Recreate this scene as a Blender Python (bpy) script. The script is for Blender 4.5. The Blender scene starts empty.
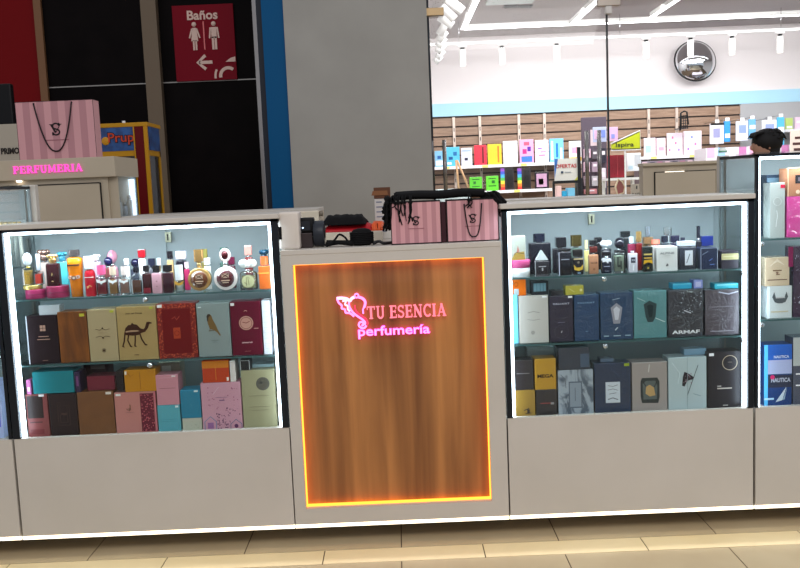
import bpy, bmesh, math, random
from mathutils import Vector, Matrix
random.seed(7)
S = bpy.context.scene
COL = S.collection
PI = math.pi

# ---------------------------------------------------------------- camera
FPX, PITCH, ROLL, CD, CH = 882.1, 0.10978, -0.04237, 3.208, 1.33
_f = Vector((0, math.cos(PITCH), -math.sin(PITCH))); _r = Vector((1, 0, 0)); _u = _r.cross(_f)
RT = _r*math.cos(ROLL) + _u*math.sin(ROLL); UP = -_r*math.sin(ROLL) + _u*math.cos(ROLL); FW = _f
CO = Vector((0, -CD, CH))
cd = bpy.data.cameras.new('camera'); cam = bpy.data.objects.new('camera', cd); COL.objects.link(cam)
cd.sensor_width = 36; cd.lens = FPX*36/800; cd.clip_start = .05; cd.clip_end = 100
cam.matrix_world = Matrix(((RT.x, UP.x, -FW.x, CO.x), (RT.y, UP.y, -FW.y, CO.y), (RT.z, UP.z, -FW.z, CO.z), (0, 0, 0, 1)))
S.camera = cam

# ---------------------------------------------------------------- world, lights, exposure
w = bpy.data.worlds.new('world'); S.world = w; w.use_nodes = True
w.node_tree.nodes['Background'].inputs[0].default_value = (.80, .83, .90, 1)
w.node_tree.nodes['Background'].inputs[1].default_value = .74
S.view_settings.view_transform = 'Standard'; S.view_settings.look = 'None'
S.view_settings.exposure = 0; S.view_settings.gamma = 1; S.view_settings.use_curve_mapping = False

def area(name, loc, rot, sx, sy, power, color=(1, 1, 1)):
    l = bpy.data.lights.new(name, 'AREA'); l.shape = 'RECTANGLE'; l.size = sx; l.size_y = sy
    l.energy = power; l.color = color
    o = bpy.data.objects.new(name, l); COL.objects.link(o); o.location = loc; o.rotation_euler = rot
    return o
area('mall_ceiling_light', (1.6, -4.2, 4.6), (math.radians(35), 0, 0), 5, 2, 150, (1, .96, .93))
area('store_area_light', (3.6, 8.6, 3.5), (math.radians(18), 0, 0), 6, 2.2, 330, (1, .97, .98))
area('store_area_light', (3.0, 5.7, 3.4), (math.radians(30), 0, 0), 5, .6, 170, (1, .97, .98))  # added fill lamp, tilted back to brighten the offers sign

# ---------------------------------------------------------------- helpers
def P(px, py, Y):
    d = FW*FPX + RT*(px-400) + UP*(284-py)
    return CO + d*((Y+CD)/d.y)
def pr(x, y, z):
    d = Vector((x, y, z)) - CO; k = d.dot(FW)
    return 400+FPX*d.dot(RT)/k, 284-FPX*d.dot(UP)/k
def XZ(px, Y, z):
    x = 0.
    for _ in range(6):
        a = pr(x, Y, z)[0]; b = pr(x+.01, Y, z)[0]; x += (px-a)/((b-a)/.01)
    return x
def lin(c): c /= 255; return c/12.92 if c <= .04045 else ((c+.055)/1.055)**2.4
def rgb(t): return (lin(t[0]), lin(t[1]), lin(t[2]), 1)
MC = {}
def mat(c, rough=.5, metal=0, coat=0, emit=0, wrap=0, trans=0, spec=.28, key=None):
    k = (tuple(c), rough, metal, coat, emit, wrap, trans, spec)
    if k in MC: return MC[k]
    m = bpy.data.materials.new(key or 'surface_%d_%d_%d' % tuple(c)); m.use_nodes = True
    n = m.node_tree; b = n.nodes['Principled BSDF']
    b.inputs['Base Color'].default_value = rgb(c); b.inputs['Roughness'].default_value = rough
    b.inputs['Metallic'].default_value = metal; b.inputs['Coat Weight'].default_value = coat
    b.inputs['Coat Roughness'].default_value = .08; b.inputs['Specular IOR Level'].default_value = spec
    b.inputs['Transmission Weight'].default_value = trans
    if emit: b.inputs['Emission Color'].default_value = rgb(c); b.inputs['Emission Strength'].default_value = emit
    tc = n.nodes.new('ShaderNodeTexCoord'); nz = n.nodes.new('ShaderNodeTexNoise')
    n.links.new(tc.outputs['Object'], nz.inputs['Vector'])
    if wrap:     # crinkled cellophane
        nz.inputs['Scale'].default_value = 26; nz.inputs['Detail'].default_value = 4; nz.inputs['Distortion'].default_value = 2.2
        bp = n.nodes.new('ShaderNodeBump'); bp.inputs['Strength'].default_value = wrap; bp.inputs['Distance'].default_value = .014
        n.links.new(nz.outputs['Fac'], bp.inputs['Height']); n.links.new(bp.outputs['Normal'], b.inputs['Coat Normal'])
        b.inputs['Coat Weight'].default_value = 1
    elif not emit:
        nz.inputs['Scale'].default_value = 9
        mr = n.nodes.new('ShaderNodeMapRange'); mr.inputs['To Min'].default_value = max(rough-.04, .02); mr.inputs['To Max'].default_value = rough+.04
        n.links.new(nz.outputs['Fac'], mr.inputs['Value']); n.links.new(mr.outputs['Result'], b.inputs['Roughness'])
    MC[k] = m; return m
def emis(c, s, key=None):
    k = ('e', tuple(c), s)
    if k in MC: return MC[k]
    m = bpy.data.materials.new(key or 'glow'); m.use_nodes = True; n = m.node_tree
    n.nodes.remove(n.nodes['Principled BSDF']); e = n.nodes.new('ShaderNodeEmission')
    e.inputs[0].default_value = rgb(c); e.inputs[1].default_value = s
    n.links.new(e.outputs[0], n.nodes['Material Output'].inputs[0]); MC[k] = m; return m
def glass(tint=(255, 255, 255), refl=1.0, key='clear_glass', rough=.02):
    k = ('g', tuple(tint), refl, rough)
    if k in MC: return MC[k]
    m = bpy.data.materials.new(key); m.use_nodes = True; n = m.node_tree
    n.nodes.remove(n.nodes['Principled BSDF'])
    t = n.nodes.new('ShaderNodeBsdfTransparent'); t.inputs[0].default_value = rgb(tint)
    g = n.nodes.new('ShaderNodeBsdfGlossy'); g.inputs['Roughness'].default_value = rough
    f = n.nodes.new('ShaderNodeFresnel'); f.inputs[0].default_value = 1.45
    mu = n.nodes.new('ShaderNodeMath'); mu.operation = 'MULTIPLY'; mu.inputs[1].default_value = refl; mu.use_clamp = True
    x = n.nodes.new('ShaderNodeMixShader')
    n.links.new(f.outputs[0], mu.inputs[0]); n.links.new(mu.outputs[0], x.inputs[0])
    n.links.new(t.outputs[0], x.inputs[1]); n.links.new(g.outputs[0], x.inputs[2])
    n.links.new(x.outputs[0], n.nodes['Material Output'].inputs[0]); MC[k] = m; return m

class B:
    """collects shapes in one bmesh, a material per face; build() links them as one object"""
    def __init__(s): s.bm = bmesh.new(); s.m = []
    def mi(s, m):
        if m not in s.m: s.m.append(m)
        return s.m.index(m)
    def _new(s, before, m, smooth=False):
        i = s.mi(m)
        for f in s.bm.faces:
            if f not in before: f.material_index = i; f.smooth = smooth
    def box(s, x0, x1, y0, y1, z0, z1, m, bev=0, seg=2):
        i = s.mi(m); t = bmesh.new()
        bmesh.ops.create_cube(t, size=1)
        for v in t.verts: v.co = Vector(((x0+x1)/2+v.co.x*(x1-x0), (y0+y1)/2+v.co.y*(y1-y0), (z0+z1)/2+v.co.z*(z1-z0)))
        if bev: bmesh.ops.bevel(t, geom=t.edges[:], offset=min(bev, .45*min(abs(x1-x0), abs(y1-y0), abs(z1-z0))), segments=seg, profile=.5, affect='EDGES')
        s.merge(t, i, seg > 2 and bev > 0); return s
    def merge(s, t, i, smooth=False):
        t.verts.ensure_lookup_table(); mp = {}
        for v in t.verts: mp[v] = s.bm.verts.new(v.co)
        for f in t.faces:
            try:
                nf = s.bm.faces.new([mp[v] for v in f.verts]); nf.material_index = i; nf.smooth = smooth
            except ValueError: pass
        t.free()
    def cyl(s, c, r, h, m, axis='z', seg=24, r2=None, bev=0, smooth=True):
        i = s.mi(m); t = bmesh.new(); r2 = r if r2 is None else r2
        bmesh.ops.create_cone(t, cap_ends=True, segments=seg, radius1=r, radius2=r2, depth=h)
        if bev:
            ed = [e for e in t.edges if abs(e.verts[0].co.z-e.verts[1].co.z) < 1e-6]
            bmesh.ops.bevel(t, geom=ed, offset=bev, segments=2, profile=.5, affect='EDGES')
        R = {'z': Matrix.Identity(3), 'y': Matrix.Rotation(PI/2, 3, 'X'), 'x': Matrix.Rotation(PI/2, 3, 'Y')}[axis]
        for v in t.verts: v.co = R @ v.co + Vector(c)
        s.merge(t, i, smooth); return s
    def ball(s, c, r, m, sx=1, sy=1, sz=1, seg=16):
        i = s.mi(m); t = bmesh.new(); bmesh.ops.create_uvsphere(t, u_segments=seg, v_segments=seg//2+2, radius=r)
        for v in t.verts: v.co = Vector((v.co.x*sx, v.co.y*sy, v.co.z*sz)) + Vector(c)
        s.merge(t, i, True); return s
    def lathe(s, prof, m, c=(0, 0, 0), seg=24, sy=1):
        i = s.mi(m); rings = []
        for r, z in prof:
            rings.append([s.bm.verts.new((c[0]+r*math.cos(2*PI*k/seg), c[1]+sy*r*math.sin(2*PI*k/seg), c[2]+z)) for k in range(seg)])
        for a, b in zip(rings, rings[1:]):
            for k in range(seg):
                f = s.bm.faces.new((a[k], a[(k+1) % seg], b[(k+1) % seg], b[k])); f.material_index = i; f.smooth = True
        for rg, fl in ((rings[0], 1), (rings[-1], 0)):
            f = s.bm.faces.new(rg[::-1] if fl else rg); f.material_index = i
        return s
    def poly(s, pts, y0, y1, m):
        """outline in x,z extruded from y0 (front) to y1"""
        i = s.mi(m); a = [s.bm.verts.new((x, y0, z)) for x, z in pts]; b = [s.bm.verts.new((x, y1, z)) for x, z in pts]
        for vs in [a, b[::-1]] + [[a[k], b[k], b[(k+1) % len(a)], a[(k+1) % len(a)]] for k in range(len(a))]:
            f = s.bm.faces.new(vs); f.material_index = i
        return s
    def ribbon(s, pts, wd, y0, y1, m, close=False):
        n = len(pts); L = []; R = []
        ws = wd if isinstance(wd, (list, tuple)) else [wd]*n
        for k in range(n):
            a = pts[(k-1) % n] if (k or close) else pts[k]; b = pts[(k+1) % n] if (k < n-1 or close) else pts[k]
            dx, dz = b[0]-a[0], b[1]-a[1]; l = math.hypot(dx, dz) or 1; q = ws[k]/2
            L.append((pts[k][0]-dz/l*q, pts[k][1]+dx/l*q)); R.append((pts[k][0]+dz/l*q, pts[k][1]-dx/l*q))
        for k in range(n if close else n-1):
            j = (k+1) % n
            s.poly([L[k], L[j], R[j], R[k]], y0, y1, m)
        return s
    def tube(s, pts, r, m, seg=8, close=False):
        i = s.mi(m); pts = [Vector(p) for p in pts]; n = len(pts); rings = []
        rr = r if isinstance(r, (list, tuple)) else [r]*n; pv = None
        for k in range(n):
            a = pts[(k-1) % n] if (k or close) else pts[k]; b = pts[(k+1) % n] if (k < n-1 or close) else pts[k]
            d = (b-a).normalized() if (b-a).length > 1e-9 else Vector((0, 0, 1))
            if pv is None: pv = d.orthogonal().normalized()
            pv = (pv - d*pv.dot(d)); pv = pv.normalized() if pv.length > 1e-6 else d.orthogonal().normalized()
            q = d.cross(pv)
            rings.append([s.bm.verts.new(pts[k]+(pv*math.cos(2*PI*j/seg)+q*math.sin(2*PI*j/seg))*rr[k]) for j in range(seg)])
        for k in range(n if close else n-1):
            a, b = rings[k], rings[(k+1) % n]
            for j in range(seg):
                f = s.bm.faces.new((a[j], a[(j+1) % seg], b[(j+1) % seg], b[j])); f.material_index = i; f.smooth = True
        if not close:
            f = s.bm.faces.new(rings[0][::-1]); f.material_index = i; f = s.bm.faces.new(rings[-1]); f.material_index = i
        return s
    def text(s, txt, cx, cz, width, height, y0, th, m, bold=0):
        i = s.mi(m); cu = bpy.data.curves.new('t', 'FONT'); cu.body = txt; cu.offset = bold; cu.resolution_u = 3
        o = bpy.data.objects.new('t', cu); COL.objects.link(o)
        bpy.context.view_layer.update()
        me = bpy.data.meshes.new_from_object(o.evaluated_get(bpy.context.evaluated_depsgraph_get()))
        bpy.data.objects.remove(o); bpy.data.curves.remove(cu)
        xs = [v.co.x for v in me.vertices]; zs = [v.co.y for v in me.vertices]
        if not xs: return s
        x0, x1, z0, z1 = min(xs), max(xs), min(zs), max(zs)
        kx = width/(x1-x0); kz = (height/(z1-z0)) if height else kx
        V = [s.bm.verts.new((cx+(v.co.x-(x0+x1)/2)*kx, y0, cz+(v.co.y-(z0+z1)/2)*kz)) for v in me.vertices]
        nf = []
        for p in me.polygons:
            try: f = s.bm.faces.new([V[k] for k in p.vertices]); f.material_index = i; nf.append(f)
            except ValueError: pass
        if th:
            r = bmesh.ops.extrude_face_region(s.bm, geom=nf)
            for v in r['geom']:
                if isinstance(v, bmesh.types.BMVert): v.co.y += th
        bpy.data.meshes.remove(me); return s
    def build(s, name, parent=None, loc=(0, 0, 0), normals=True):
        if normals: bmesh.ops.recalc_face_normals(s.bm, faces=s.bm.faces[:])
        me = bpy.data.meshes.new(name); s.bm.to_mesh(me); s.bm.free()
        for m in s.m: me.materials.append(m)
        o = bpy.data.objects.new(name, me); COL.objects.link(o); o.location = loc
        if parent: o.parent = parent
        return o
def tag(o, label=None, cat=None, group=None, kind=None):
    if label: o['label'] = label
    if cat: o['category'] = cat
    if group: o['group'] = group
    if kind: o['kind'] = kind
    return o
def empty(name, loc, label=None, cat=None, group=None):
    o = bpy.data.objects.new(name, None); COL.objects.link(o); o.location = loc; o.empty_display_size = .05
    return tag(o, label, cat, group)
def pbox(x0, y0, x1, y1, Y):
    """picture rectangle -> upright world rectangle X0,X1,Z0,Z1 on the plane at depth Y"""
    xm, ym = (x0+x1)/2, (y0+y1)/2
    return P(x0, ym, Y).x, P(x1, ym, Y).x, P(xm, y1, Y).z, P(xm, y0, Y).z

# ---------------------------------------------------------------- materials
def noise_mat(name, c1, c2, scale, stretch=(1, 1, 1), rough=.5, coat=0, detail=6, dist=0, lo=.35, hi=.65, bump=0):
    m = bpy.data.materials.new(name); m.use_nodes = True; n = m.node_tree; b = n.nodes['Principled BSDF']
    tc = n.nodes.new('ShaderNodeTexCoord'); mp = n.nodes.new('ShaderNodeMapping'); mp.inputs['Scale'].default_value = stretch
    nz = n.nodes.new('ShaderNodeTexNoise'); nz.inputs['Scale'].default_value = scale; nz.inputs['Detail'].default_value = detail
    nz.inputs['Distortion'].default_value = dist
    cr = n.nodes.new('ShaderNodeValToRGB'); cr.color_ramp.elements[0].position = lo; cr.color_ramp.elements[1].position = hi
    cr.color_ramp.elements[0].color = rgb(c1); cr.color_ramp.elements[1].color = rgb(c2)
    n.links.new(tc.outputs['Object'], mp.inputs[0]); n.links.new(mp.outputs[0], nz.inputs['Vector'])
    n.links.new(nz.outputs['Fac'], cr.inputs[0]); n.links.new(cr.outputs[0], b.inputs['Base Color'])
    b.inputs['Roughness'].default_value = rough; b.inputs['Coat Weight'].default_value = coat
    if bump:
        bp = n.nodes.new('ShaderNodeBump'); bp.inputs['Strength'].default_value = bump; bp.inputs['Distance'].default_value = .003
        n.links.new(nz.outputs['Fac'], bp.inputs['Height']); n.links.new(bp.outputs[0], b.inputs['Normal'])
    return m
LAM = noise_mat('greige_laminate', (190, 183, 173), (196, 189, 180), 3, rough=.42)
LAMD = noise_mat('beige_laminate', (178, 164, 142), (184, 170, 148), 3, rough=.45)
WOODP = noise_mat('oiled_walnut', (104, 58, 24), (188, 126, 68), 7, (1.9, 1, .10), rough=.3, coat=.25, dist=.35, lo=.3, hi=.72)
BLK = mat((10, 10, 12), .4, spec=.2, key='black_metal'); DARK = mat((30, 34, 40), .35, .4, key='dark_frame')
WHT = mat((235, 235, 232), .4, key='white_plastic'); CHR = mat((205, 205, 208), .15, 1, key='chrome')
GOLD = mat((212, 168, 88), .22, .9, key='gold_metal')
PANEL = mat((146, 158, 162), .45, key='grey_door_panel')
CASEGL = glass((250, 253, 253), .35, 'case_glass'); SHELFGL = glass((240, 248, 247), .45, 'shelf_glass')
GEDGE = mat((70, 100, 100), .15, key='glass_edge')
LEDW = emis((225, 240, 255), 10, 'cool_white_led'); LEDB = emis((255, 232, 190), 5, 'warm_white_led')
LEDO = emis((255, 150, 50), 3.4, 'amber_led')

# ================================================================ STRUCTURE
# tiled floor, wide tiles with a narrow border strip running along the kiosk
fm = noise_mat('cream_tile', (186, 164, 128), (202, 182, 146), 2.2, rough=.2, lo=.3, hi=.7)
fm2 = noise_mat('border_tile', (232, 208, 160), (240, 218, 172), 2.2, rough=.16)
grt = mat((84, 66, 46), .7, key='tile_grout')
b = B(); b.box(-12, 14, -9, 13, -.03, -.002, grt)
def tiles(y0, y1, off, m, xr=(-7, 8)):
    x = off-.585*14
    while x < xr[1]:
        if x+.585 > xr[0]: b.box(x+.002, x+.583, y0+.002, y1-.002, -.01, 0, m)
        x += .585
tiles(-.06, .52, -.036, fm); tiles(-.18, -.06, .265, fm2)
y = -.18
for k in range(6): tiles(y-.585, y, -.036, fm); y -= .585
y = .52
for k in range(9): tiles(y, y+.585, -.036, fm); y += .585
tag(b.build('floor'), kind='structure')

YW = 5.5
def prect_x(px_top, py, Y): return P(px_top, py, Y).x
# red wall, dark panel wall, mullions
redm = mat((112, 3, 8), .5, spec=.1, key='red_wall_paint')
b = B(); b.box(-6.5, P(42, 80, YW).x, YW, YW+.12, 0, 4.2, redm); tag(b.build('wall_left'), kind='structure')
xm = P(42, 80, YW).x
b = B(); b.box(xm-.01, xm+.06, YW-.04, YW+.1, 0, 4.2, mat((120, 84, 56), .5)); tag(b.build('trim_1'), kind='structure')
x1 = P(259, 100, YW).x; zj = P(160, 83, YW).z
pm = noise_mat('black_wall_panel', (7, 3, 3), (13, 7, 7), 5, rough=.5); pm.node_tree.nodes['Principled BSDF'].inputs['Specular IOR Level'].default_value = .06
b = B(); cxa, cxb = P(150, 107, YW).x, P(165, 107, YW).x
for a, c in ((xm+.06, cxa), (cxb, x1)):
    b.box(a, c, YW, YW+.1, 0, zj-.006, pm); b.box(a, c, YW, YW+.1, zj+.006, 4.2, pm)
b.box(xm+.06, x1, YW+.02, YW+.11, 0, 4.2, BLK)
tag(b.build('wall_back'), kind='structure')
b = B(); b.box(xm+.06, x1, YW-.004, YW+.03, zj-.005, zj+.005, mat((150, 145, 140), .3, .6)); tag(b.build('trim_2'), kind='structure')
b = B(); b.box(cxa, cxb, YW-.09, YW+.02, 0, 4.2, mat((112, 96, 78), .5)); tag(b.build('trim_3'), kind='structure')
b = B(); b.box(x1-.012, x1+.02, YW-.03, YW+.1, 0, 4.2, mat((165, 160, 158), .3, .5)); tag(b.build('trim_4'), kind='structure')
# pillar with blue side strip
YP = 4.5
xa, xb, xc = P(266, 100, YP).x, P(288, 100, YP).x, P(429.5, 90, YP).x
b = B(); b.box(xb, xc, YP, YP+.9, 0, 4.4, noise_mat('grey_pillar_paint', (158, 154, 146), (166, 162, 154), 2, rough=.6)); tag(b.build('wall_pillar'), kind='structure')
b = B(); b.box(xa, xb, YP+.02, YP+.9, 0, 4.4, mat((6, 82, 130), .5, spec=.12)); b.box(xa-.05, xa, YP+.05, YP+.9, 0, 4.4, mat((30, 34, 44), .5))
tag(b.build('trim_5'), kind='structure')

# ================================================================ STORE BEHIND GLASS
YB, ZC = 11., 3.62
sl = P(440, 100, YB).x - .9
slat_top = P(600, 110, YB).z
b = B(); b.box(sl, 9.5, YB, YB+.15, slat_top+.2, ZC, mat((238, 232, 232), .6)); tag(b.build('wall_store_back'), kind='structure')
b = B(); b.box(sl, 9.5, YB-.02, YB+.15, slat_top, slat_top+.2, mat((176, 222, 244), .5)); tag(b.build('trim_6'), kind='structure')
b = B(); b.box(sl, 9.5, YB+.03, YB+.15, 0, slat_top, mat((60, 42, 32), .6))
sm = noise_mat('slatwall_board', (136, 106, 84), (160, 130, 106), 4, (1, 1, 8), rough=.5)
z = .3
while z < slat_top-.02:
    b.box(sl, P(740, 110, YB).x, YB-.01, YB+.04, z, min(z+.125, slat_top), sm); z += .15
b.box(P(740, 110, YB).x, 9.5, YB-.012, YB+.04, .3, slat_top, mat((176, 176, 178), .5))
tag(b.build('wall_store_slats'), kind='structure')
b = B(); b.box(sl-.1, sl, YP+.9, YB+.1, 0, ZC, mat((225, 222, 222), .6)); b.box(9.5, 9.6, YP+.4, YB+.1, 0, ZC, mat((225, 222, 222), .6))
tag(b.build('wall_store_sides'), kind='structure')
b = B(); b.box(sl-.1, 9.6, YP+.5, YB+.15, ZC, ZC+.1, mat((168, 160, 160), .7)); tag(b.build('ceiling'), kind='structure')
# outer closing walls of the mall behind
# uprights on the slat wall
for i, px in enumerate((453.5, 479.5, 518.5, 544, 648, 676, 716)):
    xx = P(px, 120, YB).x
    b = B(); b.box(-.02, .02, -.035, 0, 0, slat_top-.32, mat((205, 188, 176), .4, .3))
    for k in range(12): b.box(-.006, .006, -.037, -.034, .1+k*.16, .16+k*.16, BLK)
    tag(b.build('shelf_upright', loc=(xx, YB-.012, .3)), 'pale metal upright on the slatted wall, '+('leftmost, above the turquoise book', 'second from the left, above the red book', 'above the pink and blue book', 'above the bright blue book', 'just left of the tall speckled books', 'behind the dark wire basket', 'rightmost, by the black topped hanging pack')[i], 'shelf upright', 'uprights on the slatted wall')
# store front glass
YG = 5.0
GL = glass((250, 252, 252), .55, 'storefront_glass')
xj = P(608, 100, YG).x; xe = 7.2
xg0 = xc+.02
t = tag(B().box(xg0, xj-.006, YG, YG+.012, .05, 3.3, GL).build('window_1'), kind='structure')
b = B(); b.box(xg0-.01, xg0+.02, YG-.01, YG+.03, 0, 3.3, DARK); b.box(xj-.008, xj+.008, YG-.004, YG+.016, .05, 3.3, mat((50, 52, 55), .3)); b.build('window_joint', t)
t = tag(B().box(xj+.006, xe, YG, YG+.012, .05, 3.3, GL).build('window_2'), kind='structure')
# clamps, handles
x0, x1_, z0, z1 = pbox(417, 9, 443.5, 17, YG)
t = empty('glass_clamp', (x0, YG-.06, z0), 'brushed brass patch clamp at the left top of the shopfront glass', 'glass clamp', 'glass patch clamps')
B().box(0, x1_-x0, 0, .06, 0, z1-z0, mat((150, 128, 96), .3, .7), .004).build('clamp_plate', t)
B().cyl(((x1_-x0)*.3, -.004, (z1-z0)/2), .012, .01, CHR, 'y').build('screw', t)
x0, x1_, z0, z1 = pbox(596, 0, 619, 7, YG)
t = empty('glass_clamp', (x0, YG-.06, z0), 'brushed steel patch clamp on the joint between the two glass panes', 'glass clamp', 'glass patch clamps')
B().box(0, x1_-x0, 0, .06, 0, z1-z0, mat((160, 150, 140), .3, .7), .004).build('clamp_plate', t)
B().box((x1_-x0)*.35, (x1_-x0)*.62, .0, .05, -.07, 0, mat((170, 165, 160), .3, .7), .004).build('clamp_arm', t)
for nm, px, y0, y1, lb in (('door_handle', 432, 141, 196, 'dark tubular door handle nearest the grey pillar'), ('door_handle', 445, 140, 196, 'steel tubular door handle just right of the pillar side handle'),
                       ('door_handle', 587, 131, 196, 'steel tubular door handle right beside the dark poster panel'), ('door_handle', 599.5, 130, 196, 'steel tubular door handle closest to the glass joint')):
    X0, X1, Z0, Z1 = pbox(px-2.6, y0, px+2.6, y1, YG-.06)
    t = empty(nm, ((X0+X1)/2, YG-.06, Z0), lb, 'door handle', 'tubular door handles'); r = (X1-X0)/2*.8
    hm = mat((150, 146, 144), .25, .8) if px > 440 else mat((70, 70, 74), .3, .6)
    B().cyl((0, 0, (Z1-Z0)/2), r, Z1-Z0, hm).build('grip', t)
    for zz in (.06, Z1-Z0-.06): B().cyl((0, .03, zz), r*.5, .06, hm, 'y').build('standoff', t)
# led lines on the store ceiling
LEDS = emis((255, 250, 252), 9, 'store_led')
def led_line(p, q, lb, wd=.075):
    a = Vector(p); c = Vector(q); mid = (a+c)/2; L = (c-a).length; ang = math.atan2(c.y-a.y, c.x-a.x)
    t = empty('ceiling_light', (mid.x, mid.y, ZC), lb, 'ceiling light', 'linear lights in the store'); t.rotation_euler.z = ang
    B().box(-L/2, L/2, -wd/2, wd/2, -.06, 0, WHT).build('housing', t)
    B().box(-L/2, L/2, -wd/2+.004, wd/2-.004, -.068, -.06, LEDS).build('diffuser', t)
def onC(px, py):
    d = FW*FPX+RT*(px-400)+UP*(284-py); return CO+d*((ZC-.06-CH)/d.z)
ca, cb = onC(462, 32), onC(800, 12); yl = (ca.y+cb.y)/2
led_line((ca.x+.02, yl, 0), (cb.x+.6, yl, 0), 'long straight light line running across the whole store ceiling')
led_line((ca.x, yl, 0), (ca.x+.02, YP+1.2, 0), 'light line running front to back beside the stack of white tubes')
cc = onC(571, 25); led_line((cc.x, yl-.05, 0), (cc.x, YP+2.2, 0), 'light line running front to back above the glass clamp joint')
cc = onC(656, 14); led_line((cc.x, yl-.35, 0), (cc.x, YP+1.6, 0), 'light line running front to back left of the round mirror', .06)
# track with spots
tz = P(500, 44, 9.6).z; ta = P(440, 46, 9.6); tb = P(800, 28, 9.6)
t = empty('light_track', ((ta.x+tb.x)/2, 9.6, (ta.z+tb.z)/2), 'thin white lighting track hanging below the store ceiling', 'light track')
L = tb.x-ta.x+.6; B().box(-L/2, L/2, -.02, .02, -.015, .02, WHT).build('rail', t)
for sx in (-.4, 0, .4): B().cyl((L*sx, 0, (ZC-t.location.z)/2+.01), .004, ZC-t.location.z-.02, CHR, seg=8).build('hanger', t)
trz = t.location.z-.015
def spot(px, lb):
    xx = P(px, 40, 9.6).x; t = empty('track_spotlight', (xx, 9.6, trz), lb, 'spotlight', 'white spotlights on the store track')
    B().box(-.06, .06, -.018, .018, -.03, 0, WHT, .004).build('adapter', t)
    B().cyl((0, 0, -.06), .03, .04, BLK, seg=16).build('swivel', t)
    h = B().cyl((0, 0, -.18), .045, .22, WHT, seg=20, bev=.004).build('lamp_head', t)
    B().cyl((0, 0, -.2925), .036, .006, emis((255, 245, 235), 3), seg=20).build('lens', h)
for px, lb in ((462, 'white cylinder spotlight nearest the stack of white tubes'), (501.5, 'white cylinder spotlight above the red and yellow books'), (556.5, 'white cylinder spotlight left of the glass joint'),
               (646, 'white cylinder spotlight just right of the glass joint'), (690.5, 'white cylinder spotlight in front of the round mirror'), (732, 'white cylinder spotlight right of the round mirror'), (780, 'rightmost white cylinder spotlight on the track')): spot(px, lb)
# tumbling stack of white tubes hanging in the store
tt = [(455, 5, 24, -40), (448, 13, 22, -45), (446, 21, 20, -35), (443, 28, 18, 60), (442, 36, 15, 50), (441, 42, 14, 50), (440.5, 48, 13, 48), (440, 54, 12, 48), (438, 59, 11, 45)]
for i, (px, py, ln, an) in enumerate(tt):
    c = P(px, py, 6.4+i*.3); D_ = c.y+CD; l = ln*D_/FPX*.8; a = math.radians(an)
    v = Vector((math.cos(a), 0, math.sin(a)))*l/2
    o = B().tube([-v, v], .05*(1-.02*i), mat((226, 226, 224), .4), 14).build('hanging_tube', loc=c)
    tag(o, ('topmost and largest', 'second from the top', 'third from the top', 'fourth from the top', 'middle', 'fourth from the bottom', 'third from the bottom', 'second from the bottom', 'lowest and smallest')[min(i, 8)]+' tilted white tube in the tumbling row beside the grey pillar', 'hanging tube', 'tumbling white tubes in the store')
# dome mirror
c = P(695, 61, 10.78); r = 20*(c.y+CD)/FPX
t = empty('dome_mirror', (c.x, c.y, c.z), 'round convex security mirror hanging in the lit store', 'mirror')
b = B(); b.lathe([(r, 0), (r*.97, .03), (r*.8, .1), (r*.5, .165), (r*.2, .19), (.001, .195)], mat((225, 228, 232), .04, 1), seg=36)
m = b.build('mirror_dome', t); m.rotation_euler.x = math.radians(78)
b = B(); b.tube([(r*math.cos(2*PI*k/36), 0, r*math.sin(2*PI*k/36)) for k in range(36)], .012, BLK, close=True); b.build('rim', t).rotation_euler.x = math.radians(-12)
B().cyl((0, .1, 0), .03, .2, BLK, 'y', 12).build('wall_bracket', t)
# ceiling vents and panel
cc = onC(512, 3)
t = tag(B().box(-.3, .3, -.3, .3, -.02, .0, mat((190, 205, 202), .3), .004).build('ceiling_panel', loc=(cc.x, cc.y, ZC)), 'pale green glass panel in the store ceiling', 'ceiling panel')
for px, sd in ((511, 'left'), (525.5, 'right')):
    cc = onC(px, 10)
    t = empty('ceiling_vent', (cc.x, cc.y, ZC-.001), sd+' one of the two black slotted vent grilles in the store ceiling', 'vent', 'slotted ceiling vents')
    B().box(-.09, .09, -.05, .05, -.02, 0, mat((60, 58, 58), .5)).build('frame', t)
    for k in range(4): B().box(-.08+k*.042, -.05+k*.042, -.045, .045, -.026, -.02, BLK).build('slot', t)

# shelves in the store and products standing on them
YS = 10.6
def store_shelf(px0, px1, py0, py1, lb, Y=YS, dep=.38):
    a = P(px0, py0, Y); c = P(px1, py1, Y); z = (a.z+c.z)/2
    t = empty('wall_shelf', ((a.x+c.x)/2, Y, z-.03), lb, 'shelf'); L = c.x-a.x
    B().box(-L/2, L/2, 0, dep, 0, .03, WHT).build('shelf_board', t)
    B().box(-L/2, L/2, -.012, 0, -.012, .032, mat((240, 238, 240), .3)).build('price_rail', t)
    for k in range(max(2, int(L/.6))):
        q = -L/2+.15+k*.6
        if q < L/2-.1: B().box(q, q+.09, -.016, -.012, -.008, .028, mat((235, 225, 120), .4)).build('price_tag', t)
    return z
zs1 = store_shelf(434, 584, 169, 159, 'upper white shelf of bright books on the slatted wall')
zs2 = store_shelf(466, 552, 193, 187, 'lower white shelf with green books on the slatted wall')
zs3 = store_shelf(641, 706, 157, 154, 'white shelf with bright pink and white books right of the yellow sign')
zs4 = store_shelf(768, 812, 131, 127.5, 'high white shelf at the right end of the store', Y=YS)
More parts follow.
